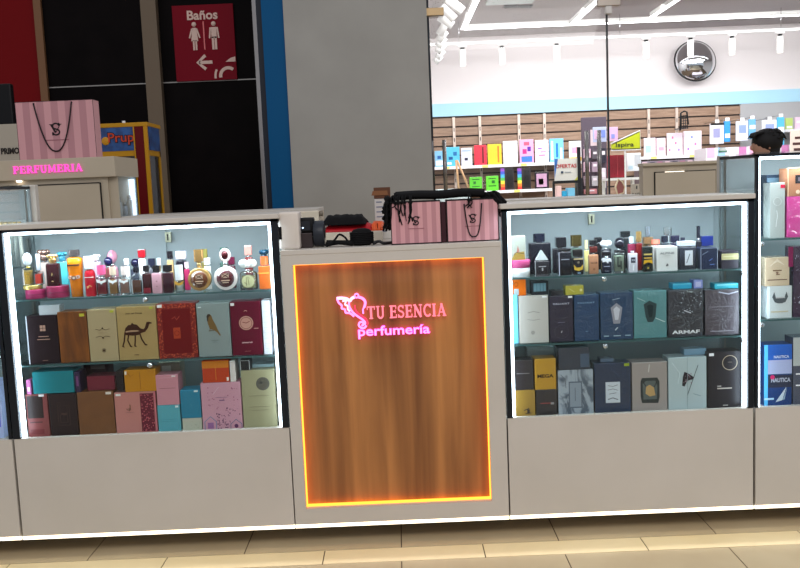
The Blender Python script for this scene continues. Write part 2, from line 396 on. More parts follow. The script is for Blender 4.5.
def book(x0, x1, ytop, z, c, lb, art=(), Y=YS+.03, gr='books facing out on the store shelves', name='book', cat='book'):
    ym = (ytop+168)/2; X0, X1 = P(x0, ym, Y).x, P(x1, ym, Y).x; Z1 = P((x0+x1)/2, ytop, Y).z; h = Z1-z; wd = X1-X0-.01
    b = B(); b.box(-wd/2, wd/2, 0, .04, 0, h, mat(c, .35), .003)
    b.box(-wd/2+.004, wd/2-.002, .006, .034, h-.0005, h+.0012, mat((240, 238, 230), .7))
    for (u0, v0, u1, v1, cc) in art: b.box(-wd/2+u0*wd, -wd/2+u1*wd, -.0015, .001, v0*h, v1*h, mat(cc, .4))
    return tag(b.build(name, loc=((X0+X1)/2, Y, z)), lb, cat, gr)
W_ = (245, 245, 248)
book(434.5, 444, 151, zs1, (130, 190, 225), 'small blue and white book at the left end of the upper shelf', [(.1, .1, .9, .4, W_), (.3, .5, .7, .7, (30, 90, 160))])
book(445.5, 460, 147, zs1, (86, 190, 222), 'turquoise book left of the white book with a dark mark', [(.2, .35, .5, .5, (20, 90, 150)), (.55, .55, .8, .75, (30, 110, 170)), (.1, .1, .4, .22, W_)])
book(461, 472.5, 148, zs1, (225, 225, 240), 'white book with a small dark mark left of the red book', [(.3, .3, .6, .45, (30, 30, 60)), (.1, .8, .9, .9, (170, 190, 230))])
book(474, 487, 145, zs1, (226, 50, 70), 'plain red book on the upper store shelf', [(.62, .1, .78, .9, (120, 20, 30))])
book(487.5, 502, 144, zs1, (240, 200, 50), 'yellow book right of the red book', [(.7, .1, .82, .9, (240, 120, 30))])
book(503, 518, 141, zs1, (240, 236, 246), 'plain white book right of the yellow book')
book(519.5, 534, 139.5, zs1, (244, 170, 215), 'pink and blue book right of the plain white book', [(.1, .05, .9, .3, (60, 120, 220)), (.2, .4, .5, .6, (200, 40, 130)), (.55, .5, .8, .7, (90, 40, 160)), (.3, .75, .7, .9, (250, 90, 120))])
book(535, 549, 140, zs1, (250, 230, 240), 'white book with pink swirls left of the bright blue book', [(.25, .3, .75, .36, (236, 120, 170)), (.4, .45, .8, .5, (236, 120, 170)), (.2, .6, .5, .66, (150, 90, 200))])
book(549.5, 564, 138.5, zs1, (120, 200, 245), 'bright blue patterned book near the offers sign', [(.1, .1, .25, .9, W_), (.45, .2, .6, .8, (20, 120, 210)), (.75, .1, .9, .6, W_)])
book(569, 583, 141, zs1, (248, 240, 245), 'white book with an orange foot above the offers sign', [(.0, .0, 1, .2, (240, 190, 60)), (.2, .4, .8, .7, (240, 160, 190))])
book(469, 482, 177, zs2, (96, 200, 52), 'green book left of the other green book', [(.2, .3, .8, .36, (30, 90, 30)), (.3, .5, .5, .7, (40, 110, 40)), (.2, .8, .8, .86, (30, 90, 30))])
book(485.5, 498.5, 176, zs2, (104, 208, 56), 'green book beside the rainbow striped boxes', [(.2, .3, .8, .36, (30, 90, 30)), (.45, .5, .7, .7, (40, 110, 40)), (.2, .8, .8, .86, (30, 90, 30))])
RB = [(0, k/7., .3, (k+1)/7., c) for k, c in enumerate(((220, 60, 60), (235, 130, 50), (235, 215, 70), (90, 190, 90), (70, 170, 220), (70, 90, 200), (150, 80, 190)))]
book(500, 514, 168, zs2, (50, 42, 44), 'left dark box with a rainbow striped edge', RB+[(.45, .1, .9, .9, (22, 20, 22))], name='striped_box', cat='box')
book(517, 531, 168, zs2, (50, 42, 44), 'right dark box with a rainbow striped edge', RB+[(.45, .1, .9, .9, (22, 20, 22))], name='striped_box', cat='box')
book(534.5, 549, 172, zs2, (30, 26, 34), 'black framed pink patterned box on the lower shelf', [(.1, .1, .85, .9, (190, 150, 180)), (.25, .25, .6, .6, (235, 215, 225))], name='patterned_box', cat='box')
for x0, x1, yt, lb, a in ((644, 656, 138, 'white and blue book at the left end of the pink shelf', [(.1, .2, .6, .6, (170, 200, 240))]), (656.5, 666, 138, 'pale pink book second on the pink shelf', [(.2, .3, .8, .5, (240, 170, 190))]),
                       (667, 683, 133, 'tall white book with pink speckles in mid shelf', [(.1, .2, .2, .3, (240, 120, 170)), (.5, .5, .6, .6, (240, 120, 170)), (.7, .2, .8, .3, (150, 120, 220)), (.3, .75, .4, .85, (240, 120, 170))]),
                       (683.5, 702, 131, 'tall white book with lilac speckles at the right end', [(.2, .2, .3, .3, (170, 120, 220)), (.6, .4, .7, .5, (240, 120, 190)), (.4, .7, .5, .8, (120, 150, 230))])):
    book(x0, x1, yt, zs3, (246, 226, 238), lb, a)
book(785.5, 793, 118, zs4, (190, 215, 120), 'pale green packet on the high right shelf', [(.1, .1, .9, .3, W_)], name='packet', cat='packet')
book(795, 808, 117, zs4, (235, 205, 225), 'pale pink packet on the high right shelf', [(.1, .5, .9, .7, W_)], name='packet', cat='packet')
# boards under the upper shelf on the right: low display units in the store
def block(name, x0, y0, x1, y1, Y, dep, c, lb, cat, art=(), rough=.4, gr=None, ground=False):
    X0, X1, Z0, Z1 = pbox(x0, y0, x1, y1, Y)
    if ground: Z0 = 0
    wd, h = X1-X0, Z1-Z0; b = B(); b.box(-wd/2, wd/2, 0, dep, 0, h, mat(c, rough), .003)
    for (u0, v0, u1, v1, cc) in art: b.box(-wd/2+u0*wd, -wd/2+u1*wd, -.003, .001, v0*h, v1*h, mat(cc, .4))
    return tag(b.build(name, loc=((X0+X1)/2, Y, Z0)), lb, cat, gr)
# racks of hanging packs on the right
for x0, x1, y0, y1, c, lb, art in ((710.5, 724, 123, 144, (236, 232, 238), 'white hanging pack with a black hanger on top', [(0, .9, 1, 1, (20, 20, 24)), (.2, .3, .7, .75, (150, 150, 190))]),
        (724.5, 730.5, 121, 142, (60, 150, 215), 'blue hanging pack right of the black topped pack', [(.1, .2, .9, .4, W_)]),
        (736.5, 748.5, 121, 141, (225, 228, 240), 'pale hanging pack in the middle of the rack', [(.2, .4, .8, .8, (140, 160, 220))]),
        (749, 756, 119, 139, (110, 175, 220), 'pale blue hanging pack beside the middle pack', [(.1, .5, .9, .7, W_)]),
        (762.5, 777, 120, 140, (226, 230, 240), 'pale hanging pack above the dark haired person', [(.2, .4, .8, .8, (150, 165, 220))]),
        (777.5, 784.5, 117, 150, (90, 185, 230), 'long blue hanging pack right of the dark haired person', [(.1, .5, .9, .7, W_)])):
    X0, X1, Z0, Z1 = pbox(x0, y0, x1, y1, 10.4); wd, h = X1-X0, Z1-Z0
    t = empty('hanging_pack', ((X0+X1)/2, 10.4, Z0), lb, 'hanging pack', 'packs hanging on the store wall')
    b = B(); b.box(-wd/2, wd/2, 0, .05, 0, h, mat(c, .25), .01)
    for (u0, v0, u1, v1, cc) in art: b.box(-wd/2+u0*wd, -wd/2+u1*wd, -.003, .001, v0*h, v1*h, mat(cc, .4))
    b.build('packet', t)
    B().tube([(0, .03, h-.01), (0, .03, h+.03), (0, .58, h+.03)], .006, CHR).build('hook', t)
    B().box(-.03, .03, .0, .01, h+.0, h+.05, W_ and mat(W_, .4)).build('price_tag', t)
# perforated basket handle hanging
X0, X1, Z0, Z1 = pbox(677, 112, 685, 131, 10.4); wd, h = X1-X0, Z1-Z0
t = empty('hanging_basket', ((X0+X1)/2, 10.25, Z0), 'dark wire basket hanging above the pink books', 'basket')
B().tube([(-wd/2, 0, 0), (-wd/2+.01, 0, h*.9), (0, 0, h), (wd/2-.02, 0, h*.95), (wd/2, 0, h*.3)], .014, BLK).build('handle', t)
b = B()
for k in range(6): b.tube([(-wd*.3, .02, h*.1+k*h*.13), (wd*.45, .02, h*.12+k*h*.13)], .006, BLK)
for k in range(4): b.tube([(-wd*.3+k*wd*.25, .02, h*.08), (-wd*.3+k*wd*.25, .02, h*.8)], .006, BLK)
b.box(-wd/2, wd/2, .0, .28, h*.1, h*.14, DARK); b.build('mesh_side', t)

# dark poster panel and standing rack by the door
t = block('poster_board', 582, 117, 607, 196, 7.0, .04, (86, 74, 86), 'dark standing panel behind the door handles with a small arrow', 'panel', [(.35, .84, .6, .93, (205, 185, 190)), (.08, .0, .94, .03, (190, 130, 135))], ground=True)
for i_, (a_, c_, d_, e_, f_, l_) in enumerate(((584, 149, 591, 158, (196, 160, 176), 'pale pink packet, upper left on the dark panel'), (592, 150, 598, 159, (90, 84, 92), 'dark grey packet beside the upper pale pink one'), (601, 148, 606, 163, (40, 40, 54), 'tall dark packet by the glass joint'),
        (584, 162, 590, 172, (206, 170, 186), 'pink packet, middle left on the dark panel'), (592, 162, 598, 172, (160, 140, 156), 'mauve packet, centre of the dark panel'), (601, 168, 606, 188, (214, 206, 214), 'long pale packet by the glass joint'),
        (584, 176, 590, 186, (150, 130, 140), 'mauve packet, lower left on the dark panel'), (592, 176, 598, 186, (176, 172, 178), 'light grey packet, lower centre of the dark panel'), (584, 189, 597, 194, (200, 130, 136), 'flat rose packet at the foot of the dark panel'))):
    block('packet', a_, c_, d_, e_, 6.95, .045, f_, l_, 'packet', [(.2, .55, .8, .8, (232, 222, 230))], gr='packets hanging on the dark panel')
block('picture_card', 593, 127, 606.5, 142, 6.3, .02, (196, 205, 240), 'pale blue and pink picture card left of the glass joint', 'card', [(.1, .2, .5, .8, (235, 190, 225)), (.6, .3, .9, .8, (130, 150, 230))])
block('picture_card', 609.5, 127, 618, 141, 6.3, .02, (238, 190, 232), 'pink picture card just right of the glass joint', 'card', [(.2, .2, .6, .5, (150, 160, 240))])
# OFERTAS sign on a black stand
Yo = 6.2
X0, X1, Z0, Z1 = pbox(554.5, 158.5, 577.5, 180.5, Yo); wd, h = X1-X0, Z1-Z0
t = empty('sale_sign', ((X0+X1)/2, Yo, 0), 'white offers sign with red capitals on a black stand', 'sign')
b = B(); b.box(-wd/2, wd/2, 0, .012, Z0, Z1, mat((236, 234, 226), .4)); b.poly([(-wd/2, Z0+h*.1), (-wd/2, Z1), (-wd/2+wd*.16, Z1)], -.002, .0, mat((60, 120, 200), .4))
b.text('OFERTAS', .0, Z0+h*.66, wd*.92, h*.17, -.002, .001, mat((200, 30, 40), .4), .02)
b.box(-wd*.22, -wd*.12, -.003, 0, Z0+h*.33, Z0+h*.43, mat((30, 60, 90), .4)); b.box(-wd*.06, wd*.22, -.003, 0, Z0+h*.36, Z0+h*.39, mat((150, 160, 170), .4))
b.poly([(wd*.36, Z0), (wd/2, Z0), (wd/2, Z0+h*.16)], -.002, 0, mat((220, 220, 90), .4)); b.build('sign_board', t)
b = B(); b.box(-wd/2-.015, wd/2+.015, -.006, .02, Z0-.03, Z0, BLK); b.box(wd/2, wd/2+.035, -.01, .03, 0, P(580, 147, Yo).z, BLK); b.box(-wd/2-.02, -wd/2, 0, .03, 0, Z0, BLK)
b.box(-wd/2-.05, wd/2+.05, -.15, .15, 0, .02, BLK); b.build('stand', t)
# counter goods below the sign
for x0, x1, y0, y1, c, lb in ((557, 561.5, 186, 197, (225, 190, 185), 'small pale pink box under the offers sign'), (562, 567, 191, 197, (40, 150, 190), 'small turquoise box under the offers sign'), (567.5, 575, 188, 197, (110, 180, 210), 'small pale blue box under the offers sign'), (577, 583, 178, 197, (28, 24, 30), 'small black box right of the offers sign foot')):
    block('small_box', x0, y0, x1, y1+2, 6.9, .12, c, lb, 'box', gr='small boxes on the store counter', ground=False)
X0, X1, Z0, Z1 = pbox(545, 199, 585, 203, 6.8)
tag(B().box(X0, X1, 6.8, 7.3, 0, Z1, mat((210, 205, 205), .4), .005).build('store_counter'), 'low white counter in the store below the offers sign', 'counter')
X0, X1, Z0, Z1 = pbox(437, 187, 470, 200, 8.0)
tag(B().box(X0, X1, 8.0, 8.5, 0, P(450, 189, 8).z, mat((200, 215, 215), .4), .01).build('store_table'), 'pale low table in the store by the left door handles', 'table')
c = P(460, 186, 8.1)
t = empty('wooden_easel', (c.x, 8.2, P(450, 189, 8).z), 'small leaning wooden easel on the pale store table', 'easel')
h = P(455, 160, 8.1).z-t.location.z; wm = mat((190, 150, 110), .5)
for q, e in ((0, -.06), (.04, .07)): B().tube([(e+.05, 0, 0), (-.03+q*.3, .03, h)], .014, wm).build('leg', t)
# yellow-green sign and goods under it
Yq = 6.4
def zz(px, py): p = P(px, py, Yq); return (p.x, p.z)
base = zz(611, 151.5); pts = [zz(611.5, 150), zz(611.5, 144), zz(640, 131), zz(640.5, 149)]
xa_, za_ = pts[0]
t = empty('brand_sign', (xa_, Yq, 0), 'slanted yellow green sign on a white rim above a red box', 'sign')
b = B(); b.poly([(x-xa_, z) for x, z in pts], 0, .02, mat((196, 206, 30), .4)); sw = pts[3][0]-xa_
b.text('Ispira', sw*.46, pts[0][1]+.045, sw*.62, .06, -.003, .002, mat((40, 48, 20), .4), .01); b.build('sign_face', t)
b = B(); b.ribbon([(x-xa_, z) for x, z in (pts[1], pts[2], pts[3], pts[0])], .022, .0, .024, WHT); b.box(sw*.45, sw*.5, .004, .02, 0, pts[0][1], WHT); b.box(sw*.2, sw*.8, -.12, .14, 0, .02, WHT)
b.build('sign_frame', t)
zt = P(625, 178.5, 6.5).z
block('red_box', 609.5, 155, 625.5, 177.5, 6.5, .12, (150, 22, 40), 'dark red box below the yellow green sign', 'box', [(.48, .02, .52, .98, (190, 60, 70))])
block('white_box', 627, 153, 641, 171, 6.62, .12, (228, 232, 236), 'white box right of the dark red box', 'box', [(.55, .3, .95, .9, (196, 200, 208)), (.1, .1, .4, .3, (190, 220, 235))])
X0, X1, Z0, Z1 = pbox(610, 177.6, 643, 180, 6.45)
tag(B().box(X0, X1, 6.45, 6.85, Z0, Z1, WHT).box(X0, X0+.03, 6.8, 6.85, 0, Z0, WHT).box(X1-.03, X1, 6.8, 6.85, 0, Z0, WHT).box(X0, X1, 6.45, 6.85, .6, .63, WHT).build('display_stand'), 'white two tier display stand below the dark red box', 'display stand')
c = P(620.5, 187, 5.9); b = B(); b.poly([(-.03, -.075), (-.05, 0), (-.02, .08), (.02, .05), (.045, 0), (.03, -.06)], 0, .02, mat((160, 90, 84), .4))
b.ribbon([(-.03, -.075), (-.05, 0), (-.02, .08), (.02, .05), (.045, 0), (.03, -.06)], .012, -.004, .022, mat((225, 205, 170), .4), close=True)
b.box(-.01, .01, .005, .02, -c.z, -.06, BLK); b.box(-.06, .06, -.05, .06, -c.z, -c.z+.015, BLK)
tag(b.build('leaf_ornament', loc=c), 'dark pink leaf shaped ornament with a cream rim', 'ornament')
X0, X1, Z0, Z1 = pbox(631, 184, 640.5, 197, 6.1)
t = empty('price_card', ((X0+X1)/2, 6.1, 0), 'pale card with black figures near the rear counter', 'price card')
wd = X1-X0
B().box(-wd/2, wd/2, 0, .01, Z0, Z1, mat((170, 160, 146), .5)).text('1', .01, Z1-.035, .012, .035, -.003, .001, BLK, .02).text('3 6/3', 0, Z0+.03, wd*.8, .028, -.003, .001, BLK, .02).box(-.01, .01, .002, .01, 0, Z0, BLK).box(-.07, .07, -.06, .06, 0, .012, BLK).build('card', t)
block('round_notice', 790.5, 130, 812, 153, 9.2, .02, (214, 196, 184), 'beige notice with brown capitals at the right edge', 'notice', [(.2, .62, .6, .72, (70, 40, 36)), (.1, .36, .6, .47, (70, 40, 36)), (.15, .1, .7, .22, (70, 40, 36))], ground=False)
block('display_gondola', 706, 146, 812, 175, 9.4, .5, (214, 208, 214), 'long pale gondola unit behind the dark haired person', 'display unit', [(k*.1+.01, .92, k*.1+.08, 1., ((235, 170, 200), (150, 190, 230), (240, 230, 240), (190, 120, 170))[k % 4]) for k in range(10)], ground=True)
block('display_gondola', 641, 160, 704, 178, 10.5, .4, (120, 108, 118), 'dark filled lower rack under the pink books', 'display unit', [(k*.12+.02, .86, k*.12+.1, .99, ((200, 170, 180), (60, 50, 70), (150, 90, 120))[k % 3]) for k in range(8)], ground=True)

# ================================================================ WALL SIGN
X0, X1, Z0, Z1 = pbox(174, 4.5, 235, 80.5, YW-.03); wd, h = X1-X0, Z1-Z0
t = empty('restroom_sign', ((X0+X1)/2, YW-.03, Z0), 'dark red restroom sign with two figures and an arrow on the black wall', 'sign')
B().box(-wd/2, wd/2, 0, .025, 0, h, mat((122, 8, 28), .5, spec=.1), .002).build('sign_panel', t)
sg = mat((222, 190, 176), .5)
B().text('Baños', -.005, h*.865, wd*.5, h*.125, -.004, .004, sg, .025).build('lettering', t)
def fig(cx, woman):
    b = B(); u = h/100.; X = lambda v: cx+v*u; Zt = h*.755
    b.cyl((cx, -.002, Zt-1*u), 3.1*u, .004, sg, 'y', 20)
    if woman:
        b.poly([(X(-2.6), Zt-5.5*u), (X(2.6), Zt-5.5*u), (X(4.8), Zt-23*u), (X(-4.8), Zt-23*u)], -.004, 0, sg)
        for s_ in (-1, 1):
            b.ribbon([(X(s_*3), Zt-6.5*u), (X(s_*7), Zt-19*u)], 2.0*u, -.004, 0, sg); b.box(min(X(s_*.5), X(s_*2.8)), max(X(s_*.5), X(s_*2.8)), -.004, 0, Zt-35*u, Zt-22*u, sg)
    else:
        b.box(X(-3.6), X(3.6), -.004, 0, Zt-20*u, Zt-5.5*u, sg)
        for s_ in (-1, 1):
            b.ribbon([(X(s_*4.6), Zt-5.8*u), (X(s_*6.2), Zt-20*u)], 2.0*u, -.004, 0, sg); b.box(min(X(s_*.4), X(s_*3.3)), max(X(s_*.4), X(s_*3.3)), -.004, 0, Zt-35*u, Zt-18*u, sg)
    return b
fig(-wd*.155, True).build('woman_figure', t); fig(wd*.165, False).build('man_figure', t)
B().box(-.006, .006, -.004, 0, h*.41, h*.78, mat((226, 120, 120), .5)).build('divider', t)
b = B(); ax, az = -wd*.06, h*.24
b.ribbon([(ax-.03, az), (ax+.1, az)], .03, -.004, 0, sg); b.ribbon([(ax+.035, az+.065), (ax-.04, az), (ax+.035, az-.065)], .03, -.004, 0, sg); b.build('arrow', t)
b = B(); cx, cz = wd*.36, h*.05
def arc(r, a0, a1, wdt):
    pts = []
    for k in range(15):
        a = math.radians(a0+(a1-a0)*k/14); q = (cx+r*math.cos(a), cz+r*math.sin(a))
        if -wd/2 < q[0] < wd/2-.012 and q[1] > .012: pts.append(q)
    if len(pts) > 1: b.ribbon(pts, wdt, -.004, 0, sg)
arc(.075, 50, 190, .03); arc(.125, 150, 190, .02)
b.poly([(cx-.02, h*.235), (cx+.03, h*.285), (wd/2-.006, h*.3), (wd/2-.006, h*.235)], -.004, 0, sg); b.build('emblem', t)

# ================================================================ ARCADE MACHINE
Ya = 3.3
yel = mat((190, 136, 24), .4, spec=.2); redd = mat((96, 10, 14), .4, spec=.15)
x0 = P(84, 160, Ya).x; xr = P(147, 135, Ya).x; zt = P(120, 124.5, Ya).z; dp = .34
t = empty('arcade_machine', (x0, Ya, 0), 'yellow framed claw machine with a blue marquee behind the pink striped bag', 'arcade machine')
wd = xr-x0; mz0, mz1 = P(118, 151, Ya).z, P(118, 127, Ya).z
b = B(); b.box(0, wd, 0, dp, 0, .75, redd, .01); b.build('lower_cabinet', t)
b = B(); b.box(-.01, wd+.01, -.01, dp+.01, zt-.02, zt+.01, yel, .004); b.box(0, wd, 0, dp, mz0-.04, mz0, yel)
b.box(0, .03, 0, .03, .75, zt, yel)
for yy in (0, dp-.03): b.box(wd-.03, wd, yy, yy+.03, .75, mz0, yel)
b.box(0, .03, dp-.03, dp, .75, zt, yel); b.build('frame', t)
b = B(); b.box(wd-.085, wd-.022, -.014, .0, .3, zt-.02, redd); b.box(wd-.02, wd+.006, -.016, .01, .3, zt-.02, yel)
b.box(wd-.096, wd-.087, -.015, .0, .3, zt-.02, yel); b.build('red_post', t)
bl = noise_mat('marquee_blue', (6, 40, 96), (30, 84, 150), 14, rough=.3)
B().box(.03, wd-.096, -.004, .02, mz0, mz1, bl).build('marquee', t)
B().box(wd, wd+.008, .03, dp-.03, mz0, mz1, bl).build('side_marquee', t)
b = B(); tcx = P(121.5, 139, Ya).x-x0
for q, (cc, ofs) in enumerate((((20, 10, 14), 0), ((196, 62, 36), .004))):
    b.text('Prup', tcx, (mz0+mz1)/2, .2-q*.012, .10-q*.012, -.007-.004*q, .002, mat(cc, .4), .05-.04*q)
b.ball((tcx-.115, -.006, (mz0+mz1)/2-.012), .03, mat((200, 140, 30), .4), 1, .25, 1)
b.build('marquee_art', t)
g = glass((200, 205, 210), 1, 'smoked_glass')
B().box(.03, wd-.03, .012, .018, .75, mz0-.04, g).build('front_glass', t); B().box(wd-.014, wd-.008, .03, dp-.03, .75, mz0-.04, g).build('side_glass', t)
B().box(.02, wd-.03, dp-.02, dp-.005, .75, mz0, mat((34, 26, 24), .5)).build('back_panel', t)
b = B(); b.cyl((wd*.5, dp*.4, mz0-.13), .012, .18, CHR, seg=10)
for k in range(3):
    a = 2*PI*k/3; b.tube([(wd*.5, dp*.4, mz0-.22), (wd*.5+.06*math.cos(a), dp*.4+.06*math.sin(a), mz0-.27), (wd*.5+.02*math.cos(a), dp*.4+.02*math.sin(a), mz0-.33)], .006, CHR)
b.build('claw', t)
B().cyl((tcx+.02, .02, zt+.016), .012, .02, WHT, seg=10).build('top_lamp', t)

# far left: black monitor on a beige kiosk
tag(B().box(-.25, .0, 0, .06, 0, .29, BLK, .01).build('black_screen', loc=(P(8.5, 100, 3.2).x, 3.25, P(5, 124, 3.2).z)), 'black screen standing at the far left in front of the red wall', 'screen')
p = P(17, 140, 3.15)
t = empty('beige_kiosk_stand', (p.x, 3.15, 0), 'beige stand with dark capitals behind the left header', 'stand')
zt = P(8, 124, 3.15).z
B().box(-.6, .03, 0, .5, 0, zt, mat((176, 166, 150), .5), .004).build('stand_body', t)
B().text('PRIMO', -.055, P(8, 151, 3.15).z+.0, .13, .045, -.004, .004, mat((40, 34, 30), .5), .04).build('lettering', t)

# ================================================================ KIOSK
ZB, ZG0, ZG1 = .08, .457, 1.224
def base_cabinet(t, x0, x1, dep=.36, top=ZG0):
    B().box(x0+.0015, x1-.0015, 0, .022, ZB, top, LAM, .001).build('front_panel', t)
    B().box(x0+.002, x1-.002, .022, dep, ZB, top-.012, LAM).build('cabinet_body', t)
    B().box(x0+.002, x1-.002, .22, dep-.02, 0, ZB, mat((120, 112, 104), .5)).build('plinth', t)
    B().box(x0, x1, .0005, .004, ZB-.012, ZB-.001, LEDB).build('floor_light_strip', t); B().box(x0, x1, .0042, .02, ZB-.014, ZB, WHT).box(x0, x1, -.0005, .0042, ZB-.014, ZB-.0125, WHT).build('light_shield', t)  # lip added to keep the strip's light off the floor below
def display_case(lb, X0, X1, top, shelves, seam, gr=None, dep=.36, sides=(1, 1), right_led=1, board=True, post=None, fr=.011, f2=.011, lw=.011):
    t = empty('glass_display_case', ((X0+X1)/2, 0, 0), lb, 'display case', gr); c = (X0+X1)/2; x0, x1 = X0-c, X1-c
    base_cabinet(t, x0, x1, dep)
    B().box(x0+fr, x1-f2, .001, .006, ZG0, top, CASEGL).build('front_glass', t)
    for s_, xx in ((0, x0+.001), (1, x1-.006)):
        if sides[s_]: B().box(xx, xx+.005, .012, dep-.02, ZG0, top, CASEGL).build('side_glass', t)
    b = B()
    for a, d in ((x0, x0+fr), (x1-f2, x1)): b.box(a, d, -.002, .012, ZG0, top+.008, DARK); b.box(a, d, dep-.015, dep, ZG0, top+.008, PANEL)
    b.box(x0, x1, -.002, .012, top, top+.010, DARK); b.box(x0, x0+fr, 0, dep, top, top+.010, DARK); b.box(x1-f2, x1, 0, dep, top, top+.010, DARK); b.box(x0, x1, dep-.015, dep, top, top+.01, DARK)
    b.build('frame', t)
    if board: B().box(x0-.004, x1+.004, -.006, dep, top+.010, top+.028, LAM, .002).build('top_board', t)
    else: B().box(x0+.002, x1-.002, 0, dep, top+.010, top+.016, CASEGL).build('top_glass', t)
    for i, (a, d) in enumerate(((x0+fr+.004, seam-c+.01), (seam-c-.01, x1-f2-.004))):
        if d-a < .06: continue
        dr = B().box(a, d, dep-.034+.009*i, dep-.028+.009*i, ZG0+.002, top-.002, PANEL).build('sliding_door', t)
        B().cyl((a+.05 if i else d-.05, dep-.040+.009*i, (ZG0+top)/2), .012, .008, CHR, 'y', 20).build('door_pull', dr)
    B().box(x0+.012, x1-.012, .014, dep-.035, ZG0-.0115, ZG0-.0095, LAM).build('floor_board', t)
    for z in shelves:
        sh = B().box(x0+.014, x1-.014, .030, dep-.07, z-.006, z, SHELFGL).box(x0+.014, x1-.014, .0285, .0298, z-.006, z, GEDGE).build('glass_shelf', t)
        for q in (seam-c+.0, x0+.03, x1-.03): B().cyl((q, .024, z-.017), .0085, .02, CHR, 'y', 18).build('shelf_clip', sh)
    B().box(x0+fr+.001, x0+fr+lw, .013, .024, ZG0+.002, top-.002, LEDW).build('light_strip', t)
    B().box(x0+fr+.012, x1-f2-.012, .013, .022, top-.011, top-.001, LEDW).build('light_strip', t)
    if board: B().box(seam-c+.012, seam-c+.035, dep-.046, dep-.036, top-.075, top-.035, mat((170, 172, 150), .3, .6)).box(seam-c+.02, seam-c+.026, dep-.048, dep-.046, top-.068, top-.042, BLK).build('door_latch', t)
    if right_led: B().box(x1-f2-.012, x1-f2-.001, .013, .024, ZG0+.002, top-.002, LEDW).build('light_strip', t)
    l = bpy.data.lights.new('case_led', 'AREA'); l.shape = 'RECTANGLE'; l.size = (x1-x0)-.06; l.size_y = .02; l.energy = 4.4*(x1-x0); l.color = (.86, .95, 1)
    lo = bpy.data.objects.new('case_led', l); COL.objects.link(lo); lo.parent = t; lo.location = (0, .034, top-.004); lo.rotation_euler = (math.radians(12), 0, 0)
    if post: B().box(post[0]-c, post[1]-c, dep+.003, dep+.035, 0, top+.016, LAM, .002).build('corner_post', t)
    return t
SH1, SH2 = .977, .727
display_case('long glass display case left of the wooden front counter', -1.462, -.434, ZG1, (SH1-.004, SH2), XZ(147, .05, SH1), 'glass display cases of the kiosk', fr=.027, f2=.026, lw=.0145)
display_case('long glass display case right of the wooden front counter', .378, 1.296, ZG1, (SH1, SH2), XZ(602, .05, SH1), 'glass display cases of the kiosk', fr=.021, f2=.022, lw=.012)
ts1, ts2 = 1.082, .782
display_case('tall glass display case at the right end of the kiosk', 1.302, 2.05, 1.383, (ts1, ts2), 1.75, 'glass display cases of the kiosk', board=False, post=(1.3035, 1.344))
display_case('tall glass display case at the left end of the kiosk', -2.15, -1.468, 1.383, (ts1, ts2), -1.8, 'glass display cases of the kiosk', right_led=0, board=False, post=(-1.502, -1.449))

# central counter
CX0, CX1, CT = -.431, .374, 1.117
t = empty('service_counter', (0, 0, 0), 'central front counter with a glowing wooden panel and neon shop name', 'counter')
wl, wr, wb, wt = -.389, .311, .140, 1.062
b = B(); b.box(CX0, wl, 0, .045, ZB, CT-.018, LAM); b.box(wr, CX1, 0, .045, ZB, CT-.018, LAM); b.box(wl, wr, 0, .045, ZB, wb, LAM); b.box(wl, wr, 0, .045, wt, CT-.018, LAM); b.build('front_frame', t)
b = B(); b.box(CX0, CX1, .075, .55, ZB, CT-.018, LAM); b.build('cabinet_body', t)
B().box(CX0, CX1, -.002, .56, CT-.018, CT, LAM, .0015).build('countertop', t)
B().box(CX0, CX1, .22, .5, 0, ZB, mat((120, 112, 104), .5)).build('plinth', t)
B().box(CX0, CX1, .0005, .004, ZB-.012, ZB-.001, LEDB).build('floor_light_strip', t); B().box(CX0, CX1, .0042, .02, ZB-.014, ZB, WHT).box(CX0, CX1, -.0005, .0042, ZB-.014, ZB-.0125, WHT).build('light_shield', t)  # same added lip, shading the floor under the counter
B().box(wl-.02, wr+.02, .047, .074, wb-.02, wt+.02, WOODP).build('wood_panel', t)
for q in ((wl+.0003, wl+.0035, wb, wt), (wr-.0035, wr-.0003, wb, wt), (wl+.0035, wr-.0035, wb+.0003, wb+.0035), (wl+.0035, wr-.0035, wt-.0035, wt-.0003)):
    B().box(q[0], q[1], .024, .0455, q[2], q[3], LEDO).build('amber_light_strip', t)
# neon emblem
NP1 = emis((255, 112, 190), 3.4); NP2 = emis((255, 70, 110), 1.25); NW = emis((255, 190, 240), 2.2); NL = emis((255, 80, 205), 3.2); NF = emis((255, 190, 235), 1.3)
YE = .030
def ep(u, v): p = P(330+u/12.08, 288+v/12.08, YE); return (p.x, p.z)
def smooth(pts, n=4):
    out = []
    for i in range(len(pts)-1):
        p0 = pts[max(i-1, 0)]; p1 = pts[i]; p2 = pts[i+1]; p3 = pts[min(i+2, len(pts)-1)]
        for k in range(n):
            s_ = k/n; out.append(tuple(.5*((2*p1[j])+(-p0[j]+p2[j])*s_+(2*p0[j]-5*p1[j]+4*p2[j]-p3[j])*s_*s_+(-p0[j]+3*p1[j]-3*p2[j]+p3[j])*s_**3) for j in range(len(p1))))
    out.append(tuple(pts[-1])); return out
b = B()
def neon(pts, wd, m, n=4, close=False): b.ribbon(smooth([ep(*p) for p in pts], n), wd, YE, YE+.008, m, close)
neon([(80, 128), (140, 124), (205, 135), (238, 158), (262, 128), (292, 112)], .010, NW)
neon([(345, 112), (392, 128), (424, 168), (418, 220), (398, 262), (402, 312)], [.0085]*14+[.005]*7, NP1)
b.ribbon([(ep(320, 95)[0]+.0072*math.cos(2*PI*k/14), ep(320, 95)[1]+.0072*math.sin(2*PI*k/14)) for k in range(14)], .005, YE, YE+.008, NP1, True)
